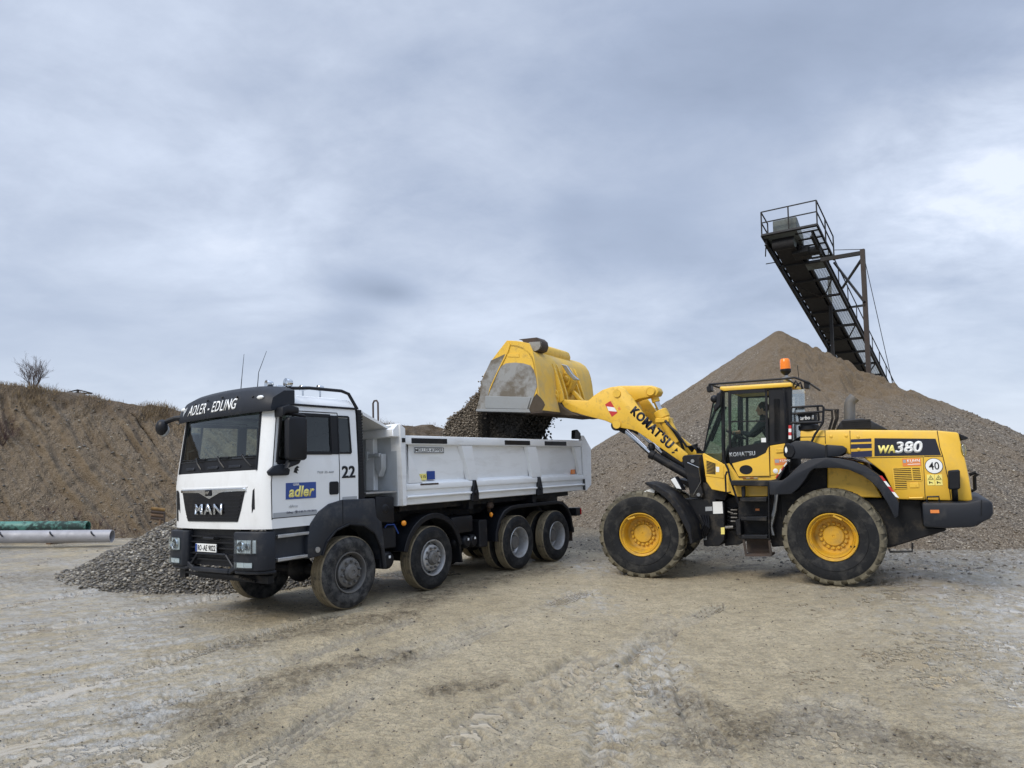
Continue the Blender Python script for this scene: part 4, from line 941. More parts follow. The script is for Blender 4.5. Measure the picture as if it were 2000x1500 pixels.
    m=B(BLACK).prism(LX(c6,1.0,'190,255 222,250 218,345 195,370 172,395 165,350 185,330'),.92,1.05); m.bar(lp(c6,170,295,.98),lp(c6,225,240,.86),.03,.05); m.ball(lp(c6,170,297,.98),.075,8); m.build('cab_mirror',loader,bevel=.02)
    bz=lp(c6,697,140,.4); b=B(STEEL).cyl(bz-Vector((0,0,.06)),bz+Vector((0,0,.06)),.03,8); b.box((bz.x-.07,.3,bz.z-.06),(bz.x+.06,.5,bz.z-.0)); b.m(BLACK).lathe([(.03,.04),(.09,.10),(.10,.14),(.095,.16)],bz,(0,0,1),20); bo=b.build('beacon',loader)
    B(ORANGE).lathe([(.092,.155),(.092,.27),(.085,.335),(.07,.355),(0,.36)],bz,(0,0,1),20).build('beacon_lens',bo)
    B(BLACK).tube([lp(c6,788,150,.2),lp(c6,778,50,.2)],.006,4).build('aerial',loader)
    # door
    d=B(BLACK); yo,yi=.875,.84
    d.prism(LX(c6,.87,'270,238 292,236 292,660 285,662 275,650'),yi,yo); d.prism(LX(c6,.87,'292,236 553,222 553,248 292,262'),yi,yo); d.prism(LX(c6,.87,'540,222 556,222 565,620 548,625'),yi,yo)
    d.prism(LX(c6,.87,'275,640 292,655 548,612 566,610 568,640 545,690 480,725 400,742 300,768 285,770 276,700'),yi,yo)
    d.m(YEL).prism(LX(c6,.87,'300,770 400,744 480,727 546,692 569,642 575,860 345,864'),yi,yo)
    do=d.build('cab_door',loader,bevel=.008)
    s=B(BLACK).tube([lp(c6,294,766,.876),lp(c6,345,865,.876),lp(c6,576,861,.876),lp(c6,569,640,.876)],.007,5); s.build('door_seam',do)
    c=lp(c6,401,815,.876); B(BLACK).lathe([(.118,0),(.115,.008),(.0,.006)],(c.x,.874,c.z),(0,1,0),28).build('door_port',do,warp=lambda v:Vector((c.x+(v.x-c.x)*1.0,v.y,c.z+(v.z-c.z)*.72)))
    a=lp(c6,282,722,.8765); e=lp(c6,468,711,.8765); text('door_lettering',"KOMAT'SU",GRYT,do,a,e-a,(0,0,1),w=(e-a).length,h=.08,bold=.01,space=1.1,fat=.007)
    B(FRAME).bar(lp(c6,290,463,.86),lp(c6,548,458,.86),.02,.025).build('door_bar',do)
    B(WHT).prism(LX(c6,.877,'513,583 547,582 548,614 513,614'),.87,.8785).build('white_sticker',do)
    gl=B(GLASSL).prism(LX(c6,.857,'292,262 541,247 548,614 292,656'),.853,.857).build('door_glass',do,smooth=0)
    w=B(GLASSL)
    for q in (1,-1): w.prism(LX(c6,Y,'160,330 216,320 224,768 90,694'),q*.80,q*.806)
    a=[lp(c6,160,330,.8),lp(c6,90,694,.8)]; w.add([(a[0].x,.8,a[0].z),(a[0].x,-.8,a[0].z),(a[1].x,-.8,a[1].z),(a[1].x,.8,a[1].z)],[(0,1,2,3)])
    w.build('front_glass',loader,smooth=0)
    w=B(BLACK)
    for q in (1,-1): w.tube([lp(c6,222,250,q*.8),lp(c6,160,330,q*.8),lp(c6,90,694,q*.8),lp(c6,225,770,q*.8)],.015,6)
    w.build('glass_frame',loader)
    B(GLASSL).prism(LX(c6,Y,'602,300 655,297 658,612 606,620'),.80,.806).build('quarter_glass',loader,smooth=0)
    B(GLASSL).prism(LX(c6,-Y,'245,250 735,232 738,640 245,660'),-.81,-.806).build('right_side_glass',loader,smooth=0)
    B(GLASSP).prism(LX(c6,.8,'738,232 828,225 838,545 745,600'),.792,.80).build('rear_glass',loader,smooth=0)
    k=B(BLACK)
    for x in (410,350): k.bar(lp(c6,x,250,-.8),lp(c6,x,650,-.8),.05,.03,(0,1,0))
    k.build('right_window_post',loader)
    # inside: floor, seat, console, wheel
    i=B(INT); i.prism(LX(c6,.5,'230,850 690,850 690,900 230,900'),-.78,.78); i.prism(LX(c6,0,'110,720 235,770 290,640 330,600 300,700 250,850 120,850'),-.3,.3)
    i.box((.62,-.6,1.75),(1.05,.75,2.15)); i.box((.50,-.3,2.12),(1.12,.3,2.28)); i.prism([(.52,2.25),(.68,2.25),(.60,3.0),(.48,2.98)],-.27,.27); i.box((.9,-.55,2.2),(1.5,-.32,2.42)); i.build('cab_interior',loader,bevel=.03)
    c=lp(c6,330,560,0); st=B(INT); ax=Vector((-.45,0,.89)); u=Vector((.89,0,.45))
    st.tube([c+u*(.2*math.cos(t))+Vector((0,.2*math.sin(t),0)) for t in [2*PI*k/20 for k in range(20)]],.017,6,closed=True)
    st.tube([c+u*.2,c,c-u*.2],.014,6); st.tube([c+Vector((0,.2,0)),c-Vector((0,.2,0))],.014,6); st.tube([c,c-ax*.45],.05,8); st.build('steering_wheel',loader)
    globals()['WHEEL_C']=c; globals()['WHEEL_U']=u
    # platform, ladder
    p=B(FRAME).prism(LX(c6,.95,'300,893 575,893 640,880 690,790 700,800 640,920 600,935 305,930'),.6,1.1); po=p.build('side_platform',loader,bevel=.012)
    l=B(FRAME)
    for s in ('365,1020 560,1015 560,1048 365,1048','370,1158 562,1155 562,1190 370,1185','375,1290 566,1290 566,1320 375,1318'): l.prism(LX(c6,1.05,s),.78,1.14)
    l.prism(LX(c6,.8,'345,1045 565,1045 565,1320 345,1320'),.7,.8); l.prism(LX(c6,1.1,'560,900 573,900 580,1330 566,1330'),1.0,1.12); l.prism(LX(c6,.9,'335,1180 372,1170 380,1290 345,1290'),.75,1.05); l.prism(LX(c6,1.0,'365,940 395,935 395,1010 370,1030'),.95,1.0)
    lo_=l.build('ladder_step',loader,bevel=.01)
    l=B(RUST); l.prism(LX(c6,1.1,'397,1432 592,1432 592,1448 400,1448'),.8,1.15); l.tube([lp(c6,385,1330,1.12),lp(c6,402,1440,1.12)],.022,6); l.tube([lp(c6,572,1335,1.12),lp(c6,586,1440,1.12)],.022,6); l.prism(LX(c6,.9,'400,1325 570,1325 570,1420 405,1420'),.83,.85); l.build('hanging_step',loader)
    p=lp(c6,485,1108,.81); B(ORG).box((p.x-.035,.79,p.z-.018),(p.x+.035,.815,p.z+.018)).build('side_reflector',lo_)
    h=B(FRAME)
    h.tube([lp(c6,235,490,.92),lp(c6,228,600,.95),lp(c6,235,740,.95),lp(c6,270,810,.98),lp(c6,285,880,1.0),lp(c6,345,1060,1.0)],.02,6)
    h.tube([lp(c6,262,830,.95),lp(c6,250,860,1.0),lp(c6,255,980,1.0),lp(c6,290,980,1.0)],.018,6)
    h.tube([lp(c6,675,215,.93),lp(c6,690,420,.95),lp(c6,695,640,.95)],.02,6); h.build('cab_grab_rail',loader)
cabin()
def front():
    f=B(FRAME)
    tw='660,568 672,552 765,545 778,555 775,700 800,800 790,822 715,822 690,690'
    for y0,y1 in ((.62,.68),(.30,.36),(-.36,-.30),(-.68,-.62)): f.prism(LX(c4,.65,tw),y0,y1)
    f.prism(LX(c4,.6,'660,830 870,825 880,850 930,850 932,1090 900,1130 800,1130 780,1000 700,860'),-.62,.62)
    f.prism(LX(c4,.5,'800,720 850,745 960,790 940,840 780,820'),-.6,.6)
    fo=f.build('front_frame',loader,bevel=.015)
    for px,py in ((727,588),(765,802)):
        c=lp(c4,px,py,.68); B(STEEL).cyl((c.x,.66,c.z),(c.x,.70,c.z),.035,14).build('pin_head',fo)
    B(STEEL).tube([lp(c4,693,598,.69),lp(c4,765,630,.69),lp(c4,778,720,.69),lp(c4,730,805,.69)],.009,5).build('grease_line',fo)
    for s,m,nm in (('854,848 915,846 920,922 857,924',WHT,'data_plate'),('807,880 850,878 852,905 808,907',GRYT,'data_plate'),('906,1012 929,1010 930,1054 907,1055',LYEL,'warning_sticker'),('790,1068 815,1065 816,1090 790,1090',GRYT,'data_plate')):
        s_=B(m).prism(LX(c4,.625,s),.618,.626).build(nm,fo)
    # articulation, axles, drive line, hoses
    a=B(FRAME); a.prism(LX(c4,.4,'930,830 1040,800 1300,830 1290,1080 1060,1090 1030,1120 930,1130'),-.4,.4); a.prism(LX(c4,.6,'1200,760 1420,760 1420,1120 1240,1130 1210,1000'),-.75,.75)
    a.cyl((3.3,-1.0,.79),(3.3,1.0,.79),.2,16); a.cyl((0,-1.0,.79),(0,1.0,.79),.2,16); a.ball((3.3,0,.75),.36,10); a.ball((0,0,.75),.36,10)
    a.build('articulation_frame',loader,bevel=.015)
    h=B(BLACK)
    for k in range(6):
        z=880+28*k; h.tube([lp(c4,930,z-5,.45),lp(c4,970,z+12-4*(k%2),.55),lp(c4,1025,z+3,.45)],.017,6)
    for k in range(4): h.tube([lp(c4,770+18*k,930,.66),lp(c4,800+10*k,990+8*k,.72),lp(c4,760+14*k,1080,.66)],.018,6)
    ho=h.build('hydraulic_hoses',loader)
    h=B(RIMD)
    for k in range(4): h.tube([lp(c4,970,900+24*k,.58),lp(c4,1010,900+24*k,.58)],.014,6)
    h.tube([lp(c4,935,1012,.6),lp(c4,985,1008,.6)],.03,8); h.tube([lp(c4,950,910,.6),lp(c4,985,922,.6)],.012,6); h.build('hose_fittings',ho)
    e=B(STEEL).tube([lp(c4,1262,800,.85),lp(c4,1250,900,.85),lp(c4,1225,1000,.85),lp(c4,1240,1060,.85)],.045,10).build('drain_pipe',loader)
    # front fenders
    for q in (1,-1):
        o=LX(c4,1.1,'448,728 455,718 520,735 600,785 650,840 690,900 735,990 755,1100 735,1110 720,1040 680,960 640,890 590,830 540,790 500,765')
        B(FRAME).prism(o,q*.72,q*1.36).build('front_fender',loader,bevel=.012)
        B(WHT).prism(LX(c4,1.0,'440,778 480,762 512,764 500,790 450,790'),q*.8,q*1.2).build('fender_edge',loader)
        p=LX(c4,.75,'603,705 630,690 672,765 640,760'); l=B(BLACK).prism([(x,z) for x,z in LX(c4,.75,'598,700 632,684 682,772 640,768')],q*.70,q*.92).build('front_lamp',loader,bevel=.01)
        B(HLENS if 0 else WHT).prism(p,q*.86,q*.926).build('lamp_lens',l,bevel=.006)
    # lift cylinders
    for q in (1,-1):
        y=q*.40
        P=lambda s: lp(c4,*map(float,s.split(',')),.42)+Vector((0,y-.42,0))
        a,b,c,d=P('243,362'),P('300,395'),P('462,545'),P('715,690')
        r=B(CHROME).cyl(b,c,.052,16); ro=r.build('cylinder_rod',loader)
        t=B(FRAME).cyl(P('455,540'),d,.085,16); t.lathe([(.10,0),(.10,.1)],P('455,540'),(d-c).normalized(),16); t.build('lift_cylinder',loader)
        e=B(FRAME).cyl((a.x,y-.07,a.z),(a.x,y+.07,a.z),.11,18); e.cyl(a,b,.08,12); e.build('cylinder_eye',loader)
        e=B(BLACK).ball(P('462,500'),.10,8,(.8,.6,1)).build('work_lamp',loader)
front()
def arm():
    # boom plates
    up='905,565 935,572 1100,580 1140,545 1200,505 1260,485 1320,478 1360,500 1420,578 1500,690 1600,790 1720,890 1800,955'
    dn='1755,1012 1700,975 1600,905 1500,835 1440,795 1400,782 1330,770 1270,742 1220,720 1100,690 960,650 935,625 915,590'
    bm=B(YELD)
    for y0,y1 in ((.50,.57),(-.57,-.50)): bm.prism(LX(c3,.57 if y1>0 else .57,up+' '+dn),y0,y1)
    bm.prism(LX(c3,.5,'1240,600 1330,590 1400,660 1380,720 1290,700'),-.5,.5)
    bo=bm.build('lift_arm',loader,bevel=.02,seg=2)
    a=lp(c3,1392,664,.5715); e=lp(c3,1660,918,.5715); q=e-a
    text('arm_lettering',"KOMAT'SU",NAVY,bo,a,q,Vector((0,0,1)),w=q.length,h=.19,bold=.012,space=1.12,fat=.018)
    d=B(RED).prism(LX(c3,.571,'1220,607 1258,582 1308,664 1268,694'),.565,.5725).build('hazard_sign',bo)
    B(WHT).prism(LX(c3,.571,'1232,620 1285,628 1303,657 1246,652'),.57,.574).build('hazard_stripe',d)
    B(ORG).prism(LX(c3,.571,'1308,632 1322,622 1330,640 1316,650'),.565,.573).build('sticker',bo)
    p=LX(c3,.572,'1700,930 1724,908 1728,935'); B(BLACK).prism(p,.565,.5735).build('warning_symbol',bo)
    B(BLACK).bar(lp(c3,1686,943,.572),lp(c3,1706,940,.572),.004,.03).build('warning_symbol',bo)
    for px,py,r in ((1303,530,.085),(1303,745,.09)):
        c=lp(c3,px,py,.57); B(YELD).cyl((c.x,.53,c.z),(c.x,.595,c.z),r,24).build('pivot_pin',bo)
    # bellcrank with its cylinder
    b=B(YELD)
    o=LX(c3,.12,'1300,478 1330,476 1540,474 1580,488 1594,515 1580,545 1540,552 1450,570 1420,585 1440,620 1470,700 1440,740 1400,720 1330,620 1280,560 1275,520')
    b.prism(o,-.22,.12); bo2=b.build('bellcrank',loader,bevel=.025,seg=2)
    c=lp(c3,1540,515,.12); B(YELD).cyl((c.x,.1,c.z),(c.x,.155,c.z),.09,24).lathe([(.10,.14),(.085,.16),(.085,.13)],(c.x,0,c.z),(0,1,0),20).build('pivot_pin',bo2)
    z=Vector((0,-.05,0))
    P=lambda s: lp(c3,*map(float,s.split(',')),0)+z
    k=B(YELD).cyl(P('1555,535'),P('1572,590'),.085,12); k.build('rod_eye',loader,bevel=.01)
    B(CHROME).cyl(P('1570,585'),P('1610,672'),.06,14).build('cylinder_rod',loader)
    t=B(YELD).cyl(P('1605,662'),P('1720,880'),.125,20); t.cyl(P('1598,650'),P('1625,705'),.15,20); t.box(*(lambda c:((c.x-.14,-.22,c.z-.06),(c.x+.16,.1,c.z+.04)))(P('1630,715'))); t.build('tilt_cylinder',loader,bevel=.015)
    h=B(BLACK); h.tube([lp(c3,1640,720,.1),lp(c3,1700,790,.15),lp(c3,1750,870,.15),lp(c3,1770,930,.1)],.03,8); h.tube([lp(c3,1650,740,.2),lp(c3,1720,800,.25),lp(c3,1790,900,.25),lp(c3,1850,900,.2)],.025,8)
    for k in range(5): h.tube([lp(c3,1800+6*k,905+8*k,.2),lp(c3,1830+8*k,895-3*k,.3),lp(c3,1862,930+4*k,.3),lp(c3,1870+10*k,905+10*k,.35)],.018,6)
    h.build('hydraulic_hoses',loader)
    # tilt link to the bucket
    l=B(YELD); a=LX(c3,.1,'980,470 1010,455 1060,570 1035,575')
    l.prism(LX(c3,.1,'965,520 985,505 1050,575 1020,580'),-.12,.0); l.build('tilt_link',loader,bevel=.01)
arm()
def bucket():
    y=1.45; G=lambda s,yy=y: LX(c3,yy,s)
    shell_s='548,185 600,192 650,208 690,236 716,275 733,330 745,400 752,470 759,530 770,590 785,650'     # outer skin, top to heel
    lipline='700,668 520,662 320,655'
    prof=G(shell_s)+G(lipline)
    inn=[(x+.05,z-.03) for x,z in G(shell_s)]
    b=B(YELB); sh=G(shell_s)
    th=.05; inner=[]
    for i,(x,z) in enumerate(sh):
        nx,nz=(sh[min(i+1,len(sh)-1)][0]-sh[max(i-1,0)][0],sh[min(i+1,len(sh)-1)][1]-sh[max(i-1,0)][1]); l=math.hypot(nx,nz); inner.append((x-nz/l*th,z+nx/l*th))
    b.prism(sh+inner[::-1],-y,y); bo=b.build('bucket',loader,bevel=.008)
    h=G('780,648 700,664 520,660 320,655'); f=B(BUCKP).prism(h+[(x,z+.05) for x,z in h[::-1]],-y,y); fl=f.build('bucket_floor',bo,bevel=.006)
    B(RUST).prism([(h[0][0]-.02,h[0][1]-.045),(h[0][0]+.4,h[0][1]-.045),(h[0][0]+.4,h[0][1]),(h[0][0]-.02,h[0][1])],-y,y).build('heel_plate',bo)
    for q in (1,-1):
        out='535,160 480,230 420,310 375,400 358,440 345,560 320,655 520,660 700,664 785,648 770,590 752,500 742,400 728,300 715,235 690,180 600,163'
        if q<0: out='560,200 480,240 420,310 375,400 358,440 345,560 320,655 520,660 700,664 785,648 770,590 752,480 745,400 733,330 716,275 690,238 650,210 600,195'
        s=B(YELD).prism(G(out),q*(y-.04),q*(y-.0)); so=s.build('bucket_side',bo,bevel=.006)
        w=B(BUCKS).prism(G('425,300 470,280 535,250 470,400 425,490 400,545 385,640 322,652 345,560 360,438 378,400',y+.004),q*(y-.01),q*(y+.006)); w.build('worn_edge',so)
        w=B(BUCKS).prism(G('425,500 455,420 490,345 530,320 590,315 650,320 700,335 722,365 738,420 745,480 720,560 690,640 390,640 400,545',y+.006),q*(y-.01),q*(y+.010)); w.build('worn_panel',so)
        B(BUCKP).prism(G('385,547 706,556 680,640 384,634',y+.02),q*(y-.01),q*(y+.03)).build('wear_plate',so,bevel=.008)
        B(BUCKP).prism(G('320,655 325,640 400,636 690,640 700,664',y+.02),q*(y-.01),q*(y+.035)).build('cutting_edge',so,bevel=.006)
        r=B(YEL).prism(G('548,165 560,190 545,240 470,390 425,490 405,545 418,490 458,400 520,270 535,230',y+.012),q*(y-.01),q*(y+.025)); r.build('side_rib',so,bevel=.006)
        B(MUDB).prism(G('690,640 720,560 742,530 770,560 790,585 800,610 780,650 700,664',y+.004),q*(y-.01),q*(y+.006)).build('dirt_patch',so)
        B(YEL).prism(G('540,253 620,253 622,276 540,274',y+.004),q*(y-.01),q*(y+.012)).build('name_plate',so)
    # top beam, worn guard, back ribs, lugs
    Z=lambda s,yy: LX(c3,yy,s)
    t=B(RUST).prism(Z('615,152 745,138 770,160 776,195 765,225 735,240 700,232 668,195 640,160',1.1),.75,1.1); t.m(BUCKS).prism(Z('690,170 770,165 774,198 762,224 735,238 702,228 672,198',1.11),1.05,1.115); t.build('spill_guard',bo,bevel=.01)
    t=B(YELD).prism(Z('600,163 690,172 745,178 770,190 780,222 774,262 745,268 715,240',.72),-.78,.72); t.build('top_beam',bo,bevel=.03,seg=2)
    for yy in (.56,.36,-.36,-.56):
        r=B(YELD); s=Z('800,290 840,300 870,330 905,420 935,520 945,580 900,610 868,560 850,500 825,400',.5)
        r.prism(s,yy-.03,yy+.03); r.build('back_rib',bo,bevel=.008)
    for px,py,yy in ((875,555,.6),(950,430,.12)):
        c=lp(c3,px,py,yy); k=B(YELD).prism([(c.x+.12*math.cos(a)*.8,c.z+.17*math.sin(a)) for a in [2*PI*i/16 for i in range(16)]],yy-.1,yy+.04); k.m(YELR).lathe([(.075,0),(.075,.035),(.05,.045),(0,.045)],(c.x,yy+.03,c.z),(0,1,0),16); k.lathe([(.035,0),(.035,.03),(0,.03)],(c.x,yy+.03,c.z+.11),(0,1,0),10); k.build('hinge_boss',bo,bevel=.01)
    B(YELD).prism(Z('880,320 930,330 985,400 1000,440 975,500 945,570 905,480',.1),-.14,.10).build('tilt_lug',bo,bevel=.015)
    g=B(STEEL).prism(Z('922,328 960,335 1000,395 1048,438 1010,440 965,395',.35),.33,.42); g.build('steel_guard',bo,bevel=.01)
    h=B(MUDB); c=lp(c3,870,620,.6)
    h.prism(Z('850,590 905,585 945,625 1000,660 1058,688 985,696 800,672',.5),-.7,.62); h.build('heel_mud',bo,bevel=.03)
bucket()
# ---------------------------------------------------------------- the driver
def driver():
    p=thing('person','person in a dark jacket sitting at the wheel inside the loader cab','person',LM)
    hip=Vector((.86,0,2.36)); nk=lp(c6,525,425,0); hd=lp(c6,522,372,0); sh=nk+Vector((-.02,0,-.10))
    c=WHEEL_C
    T=lambda v:tuple(v)
    ch=[[(T(hip),.17),(T(hip.lerp(sh,.35)),.17),(T(hip.lerp(sh,.75)),.185),(T(sh),.13),(T(nk),.065),(T(nk.lerp(hd,.5)),.06)]]
    for q in (1,-1):
        s=sh+Vector((0,q*.19,-.03)); el=s.lerp(c,.5)+Vector((.0,q*.10,-.14)); wr=c+Vector((-.13,q*.17,.06))
        ch.append([(T(sh),.13),(T(s),.085),(T(s.lerp(el,.6)),.06),(T(el),.05),(T(el.lerp(wr,.5)),.045),(T(wr),.035)])
        kn=hip+Vector((.45,q*.16,.08)); an=kn+Vector((.12,q*.0,-.46)); 
        ch.append([(T(hip),.17),(T(hip+Vector((.08,q*.11,0))),.11),(T(kn),.075),(T(kn.lerp(an,.5)),.06),(T(an),.045),(T(an+Vector((.16,0,-.04))),.045)])
    body=skin('body',None,ch,CLOTH); body.parent=p
    for q in (1,-1):
        wr=c+Vector((-.13,q*.17,.06)); pl=c+Vector((-.05,q*.185,.04)); hc=[[(T(wr),.030),(T(pl),.036)]]
        for k in range(4):
            o=Vector((.0,-q*(.03-.02*k),.0)); k1=pl+o+Vector((.045+.004*(1-abs(k-1.3)),0,.028)); k2=k1+Vector((.028,0,-.022)); k3=k2+Vector((-.004,0,-.026))
            hc.append([(T(pl),.036),(T(pl+o+Vector((.02,0,.015))),.011),(T(k1),.0095),(T(k2),.0085),(T(k3),.0075)])
        hc.append([(T(pl),.036),(T(pl+Vector((-.0,-q*.04,.0))),.012),(T(pl+Vector((.04,-q*.055,-.01))),.0095)])
        h=skin('hand',p,hc,SKIN,1)
    h=B(SKIN); h.ball(hd,.105,10,(1,.78,1.2)); h.ball(hd+Vector((.03,0,-.07)),.075,8,(1,.85,.9)); h.ball(hd+Vector((.108,0,-.015)),.022,5,(1.1,.7,1.3)); h.box((hd.x+.085,-.025,hd.z-.068),(hd.x+.104,.025,hd.z-.058))
    for q in (1,-1): h.ball(hd+Vector((-.01,q*.085,-.01)),.03,6,(.7,.3,1.1)); h.ball(hd+Vector((.085,q*.035,.02)),.014,5)
    h.cyl(hd+Vector((-.02,0,-.06)),hd+Vector((-.03,0,-.2)),.06,10); h.build('head',p)
    k=B(HAIR); k.ball(hd+Vector((-.022,0,.03)),.108,9,(1,.85,1.1)); k.build('hair',p)
driver()
# ================================================================ THE PLACE
CT=[(TM@Vector((x,y,0))) for x in (0,-1.795,-4.3,-5.7) for y in (1.06,-1.06)]+[(LM@Vector((x,y,0))) for x in (0,3.3) for y in (1.07,-1.07)]
CT+=[Vector(p) for p in ((0,4,0),(-7,5,0),(8,5,0),(1,7.5,0),(-10,9,0),(11,9,.05),(-13,18,0),(-9,20,0),(-8,13,0),(13,14,.15),(4,17,.05),(-1,20,0))]
_c=np.array([(p.x,p.y,p.z) for p in CT]); _s=2.2
_K=np.exp(-((_c[:,None,:2]-_c[None,:,:2])**2).sum(-1)/(2*_s*_s)); _w=np.linalg.solve(_K+2e-3*np.eye(len(_c)),_c[:,2])
def base(x,y):
    r=np.zeros_like(x,dtype=float)
    for (a,b,_),w in zip(_c,_w): r+=w*np.exp(-((x-a)**2+(y-b)**2)/(2*_s*_s))
    return r
def pix(px,py): p=WF.at(px,py,2,0); return (p.x,p.y)
def dist_line(x,y,pts):       # distance to, and length along, a polyline
    best=np.full(x.shape,1e9); along=np.zeros_like(x); side=np.zeros_like(x); L=0
    for (ax,ay),(bx,by) in zip(pts,pts[1:]):
        dx,dy=bx-ax,by-ay; l=math.hypot(dx,dy); t=np.clip(((x-ax)*dx+(y-ay)*dy)/(l*l),0,1)
        d=np.hypot(x-ax-t*dx,y-ay-t*dy); s=((x-ax)*dy-(y-ay)*dx)/l; m=d<best
        best=np.where(m,d,best); along=np.where(m,L+t*l,along); side=np.where(m,s,side); L+=l
    return best,along,side
RUTS=[ # photo points on the ground, width, depth, tread pitch
 ('-200,1440 0,1392 200,1335 430,1268 700,1200',.34,.030,0),('-200,1520 60,1455 330,1375 560,1300 800,1225',.34,.022,0),
 ('-200,1290 0,1246 250,1195 430,1160',.30,.030,0),('-200,1215 0,1185 200,1150 420,1118',.3,.02,0),
 ('700,1620 960,1480 1100,1370 1250,1262 1400,1190',.36,.014,0),('1120,1600 1190,1500 1205,1400 1240,1310 1310,1225',.42,.022,.16),
 ('1420,1600 1335,1500 1295,1400 1270,1290 1290,1210',.55,.016,.22),('1560,1600 1440,1500 1360,1400 1330,1300',.30,.018,.18),
 ('760,1620 880,1470 960,1400 1150,1290',.50,.030,.24),('420,1540 640,1400 830,1290 1010,1210 1150,1160',.4,.018,0),
 ('1500,1640 1560,1480 1590,1380',.6,.012,.25),('1780,1640 1700,1480 1660,1370',.6,.010,.25),('200,1560 480,1400 700,1310 960,1210',.26,.014,0)]
def ellip(x,y,px,py,rx,ry,ang=0.):
    a,b=pix(px,py); dx,dy=x-a,y-b; c,s=math.cos(ang),math.sin(ang)
    return np.sqrt(((dx*c+dy*s)/rx)**2+((-dx*s+dy*c)/ry)**2)
def line_of(s): return [pix(*map(float,q.split(','))) for q in s.split()]
def ground_detail(x,y):
    r=np.hypot(x,y); fade=1/(1+(r/30)**2)
    A=.52; c,s=math.cos(A),math.sin(A)       # wheel-track direction on the left
    u,v=x*c+y*s,-x*s+y*c
    lf=sstep(.8,-.8,x+1.5+.26*y+.9*pn(x*.45,y*.45,5)+.5*pn(x*1.7,y*1.7,6))
    iso=fbm(x*1.3,y*1.3,4,1)*.016+fbm(x*4.5,y*7,4,9)*.013
    st=fbm(u*.26,v*3.4,4,21)*.016+fbm(u*.7,v*9,3,23)*.007
    lat=fbm(x*1.6,y*3.2,4,31)*.014+fbm(x*6,y*9,2,33)*.005
    rt=sstep(2.0,5.5,x-.15*y)
    lump=np.abs(pn(x*3.1+.6*pn(x*2,y*2,46),y*4.6,45)); cl=np.clip(fbm(x*1.1,y*1.7,3,47)*1.6+.1,0,1)
    d=iso*.8+st*lf*1.0+lat*rt*1.3-.020*lump+cl*(.020*np.abs(pn(x*6,y*8,48))+.012*fbm(x*13,y*15,2,49))
    grain=(fbm(x*17,y*17,3,41)*.011+.010*np.abs(pn(x*9,y*14,43)))*sstep(18,7,r)
    d=d+grain
    tr=np.zeros_like(x)
    for pl,w,dep,pit in RUTS:
        D,S,sd=dist_line(x,y,line_of(pl)); k=np.clip(1-D/(w*.5),-1,1)
        n=.55+.75*np.clip(pn(S*.6,sd*.3+w*7,3)+.4,0,1)
        cut=sstep(-.05,.28,k)
        rim=np.exp(-((D-w*.58)/(w*.13))**2)
        dep=dep*1.6; p=-dep*cut+dep*.6*rim
        if pit:
            ch=np.abs(((S/pit+np.abs(sd)/w*1.4)%1)-.5)*2
            p+=cut*dep*1.3*sstep(.45,.75,ch)*sstep(1.,.3,np.abs(sd)/(w*.5))
        else: p+=cut*dep*.4*np.sin(sd/w*26)
        d=d+p*n; tr=np.maximum(tr,cut*n)
    fp=sum(np.clip(1.25-ellip(x,y,*e),0,1) for e in ((1150,1112,1.1,1.2),(1145,1178,.8,1.2),(1270,1290,.5,1.0),(1190,1425,.5,.7),(1230,1350,.45,.7)))
    film=np.clip(fp*(.30-18*lump*.02+1.0*fbm(x*4,y*9,3,28))+.20*tr*sstep(.1,.6,tr)+lf*(.66+30*(-st)+1.1*fbm(u*.7,v*13,3,25))+rt*(.55+28*(-lat)+.9*fbm(x*4,y*9,3,27)),0,1)*sstep(60,20,r)
    return d*fade,lf,rt,tr,film
def water_level(x,y,lf,rt):       # how high the muddy water stands against the mean surface
    w=np.full_like(x,-.060)
    n=pn(x*.5,y*.8,61)*.010
    w=np.maximum(w,np.where(lf>.0,-.056+.036*lf+n*1.2,-1))
    for px,py,rx,ry,l in ((1185,1425,.55,.55,-.026),(1150,1112,.9,.8,-.022),(1145,1178,.65,.8,-.026),(1210,1340,.5,.7,-.012),(900,1440,.55,.35,-.024),(880,1395,.6,.35,-.028),(1520,1440,1.3,.45,-.020),(1640,1465,1.0,.4,-.020),
        (1900,1180,3.4,1.5,-.004),(1960,1300,1.6,1.7,-.004),(1720,1330,1.4,1.2,-.014),(1450,1085,1.3,.5,-.004),(1800,1120,2.2,.7,.0),(260,1405,.8,.4,-.020),(160,1480,1.2,.45,-.006),(330,1480,.7,.35,-.006),(590,1150,1.5,1.0,-.008),(800,1120,1.2,.8,.0),(350,1215,2.4,.5,-.026),(200,1420,1.0,.4,-.022)):
        e=ellip(x,y,px,py,rx,ry); w=np.maximum(w,l-.05*np.clip(e-.55,0,3)**1.3+n*.8)
    return w
GRAVS=[('470,1262 620,1238 770,1214',.5),('800,1190 900,1150 1060,1116',.7),('300,1395 400,1405 460,1420',.45),('560,1330 700,1300 800,1290',.4),('1380,1440 1600,1400 1900,1480',.5),('430,1380 640,1320',.4),('20,1130 150,1130 330,1150',1.2),('860,1350 960,1340',.3),('1280,1350 1420,1400',.35)]
def grav_mask(x,y):
    g=np.zeros_like(x)
    for pl,w in GRAVS:
        D,_,_=dist_line(x,y,line_of(pl)); g=np.maximum(g,sstep(w*1.1,w*.2,D+.35*w*fbm(x*2.5,y*2.5,3,71)))
    q=np.hypot(x-11.76,y-30.)+1.6*fbm(x*.7,y*.7,4,73); g=np.maximum(g,.6*sstep(19.5,17,q)+1.35*sstep(17.6,14.6,q))
    return g
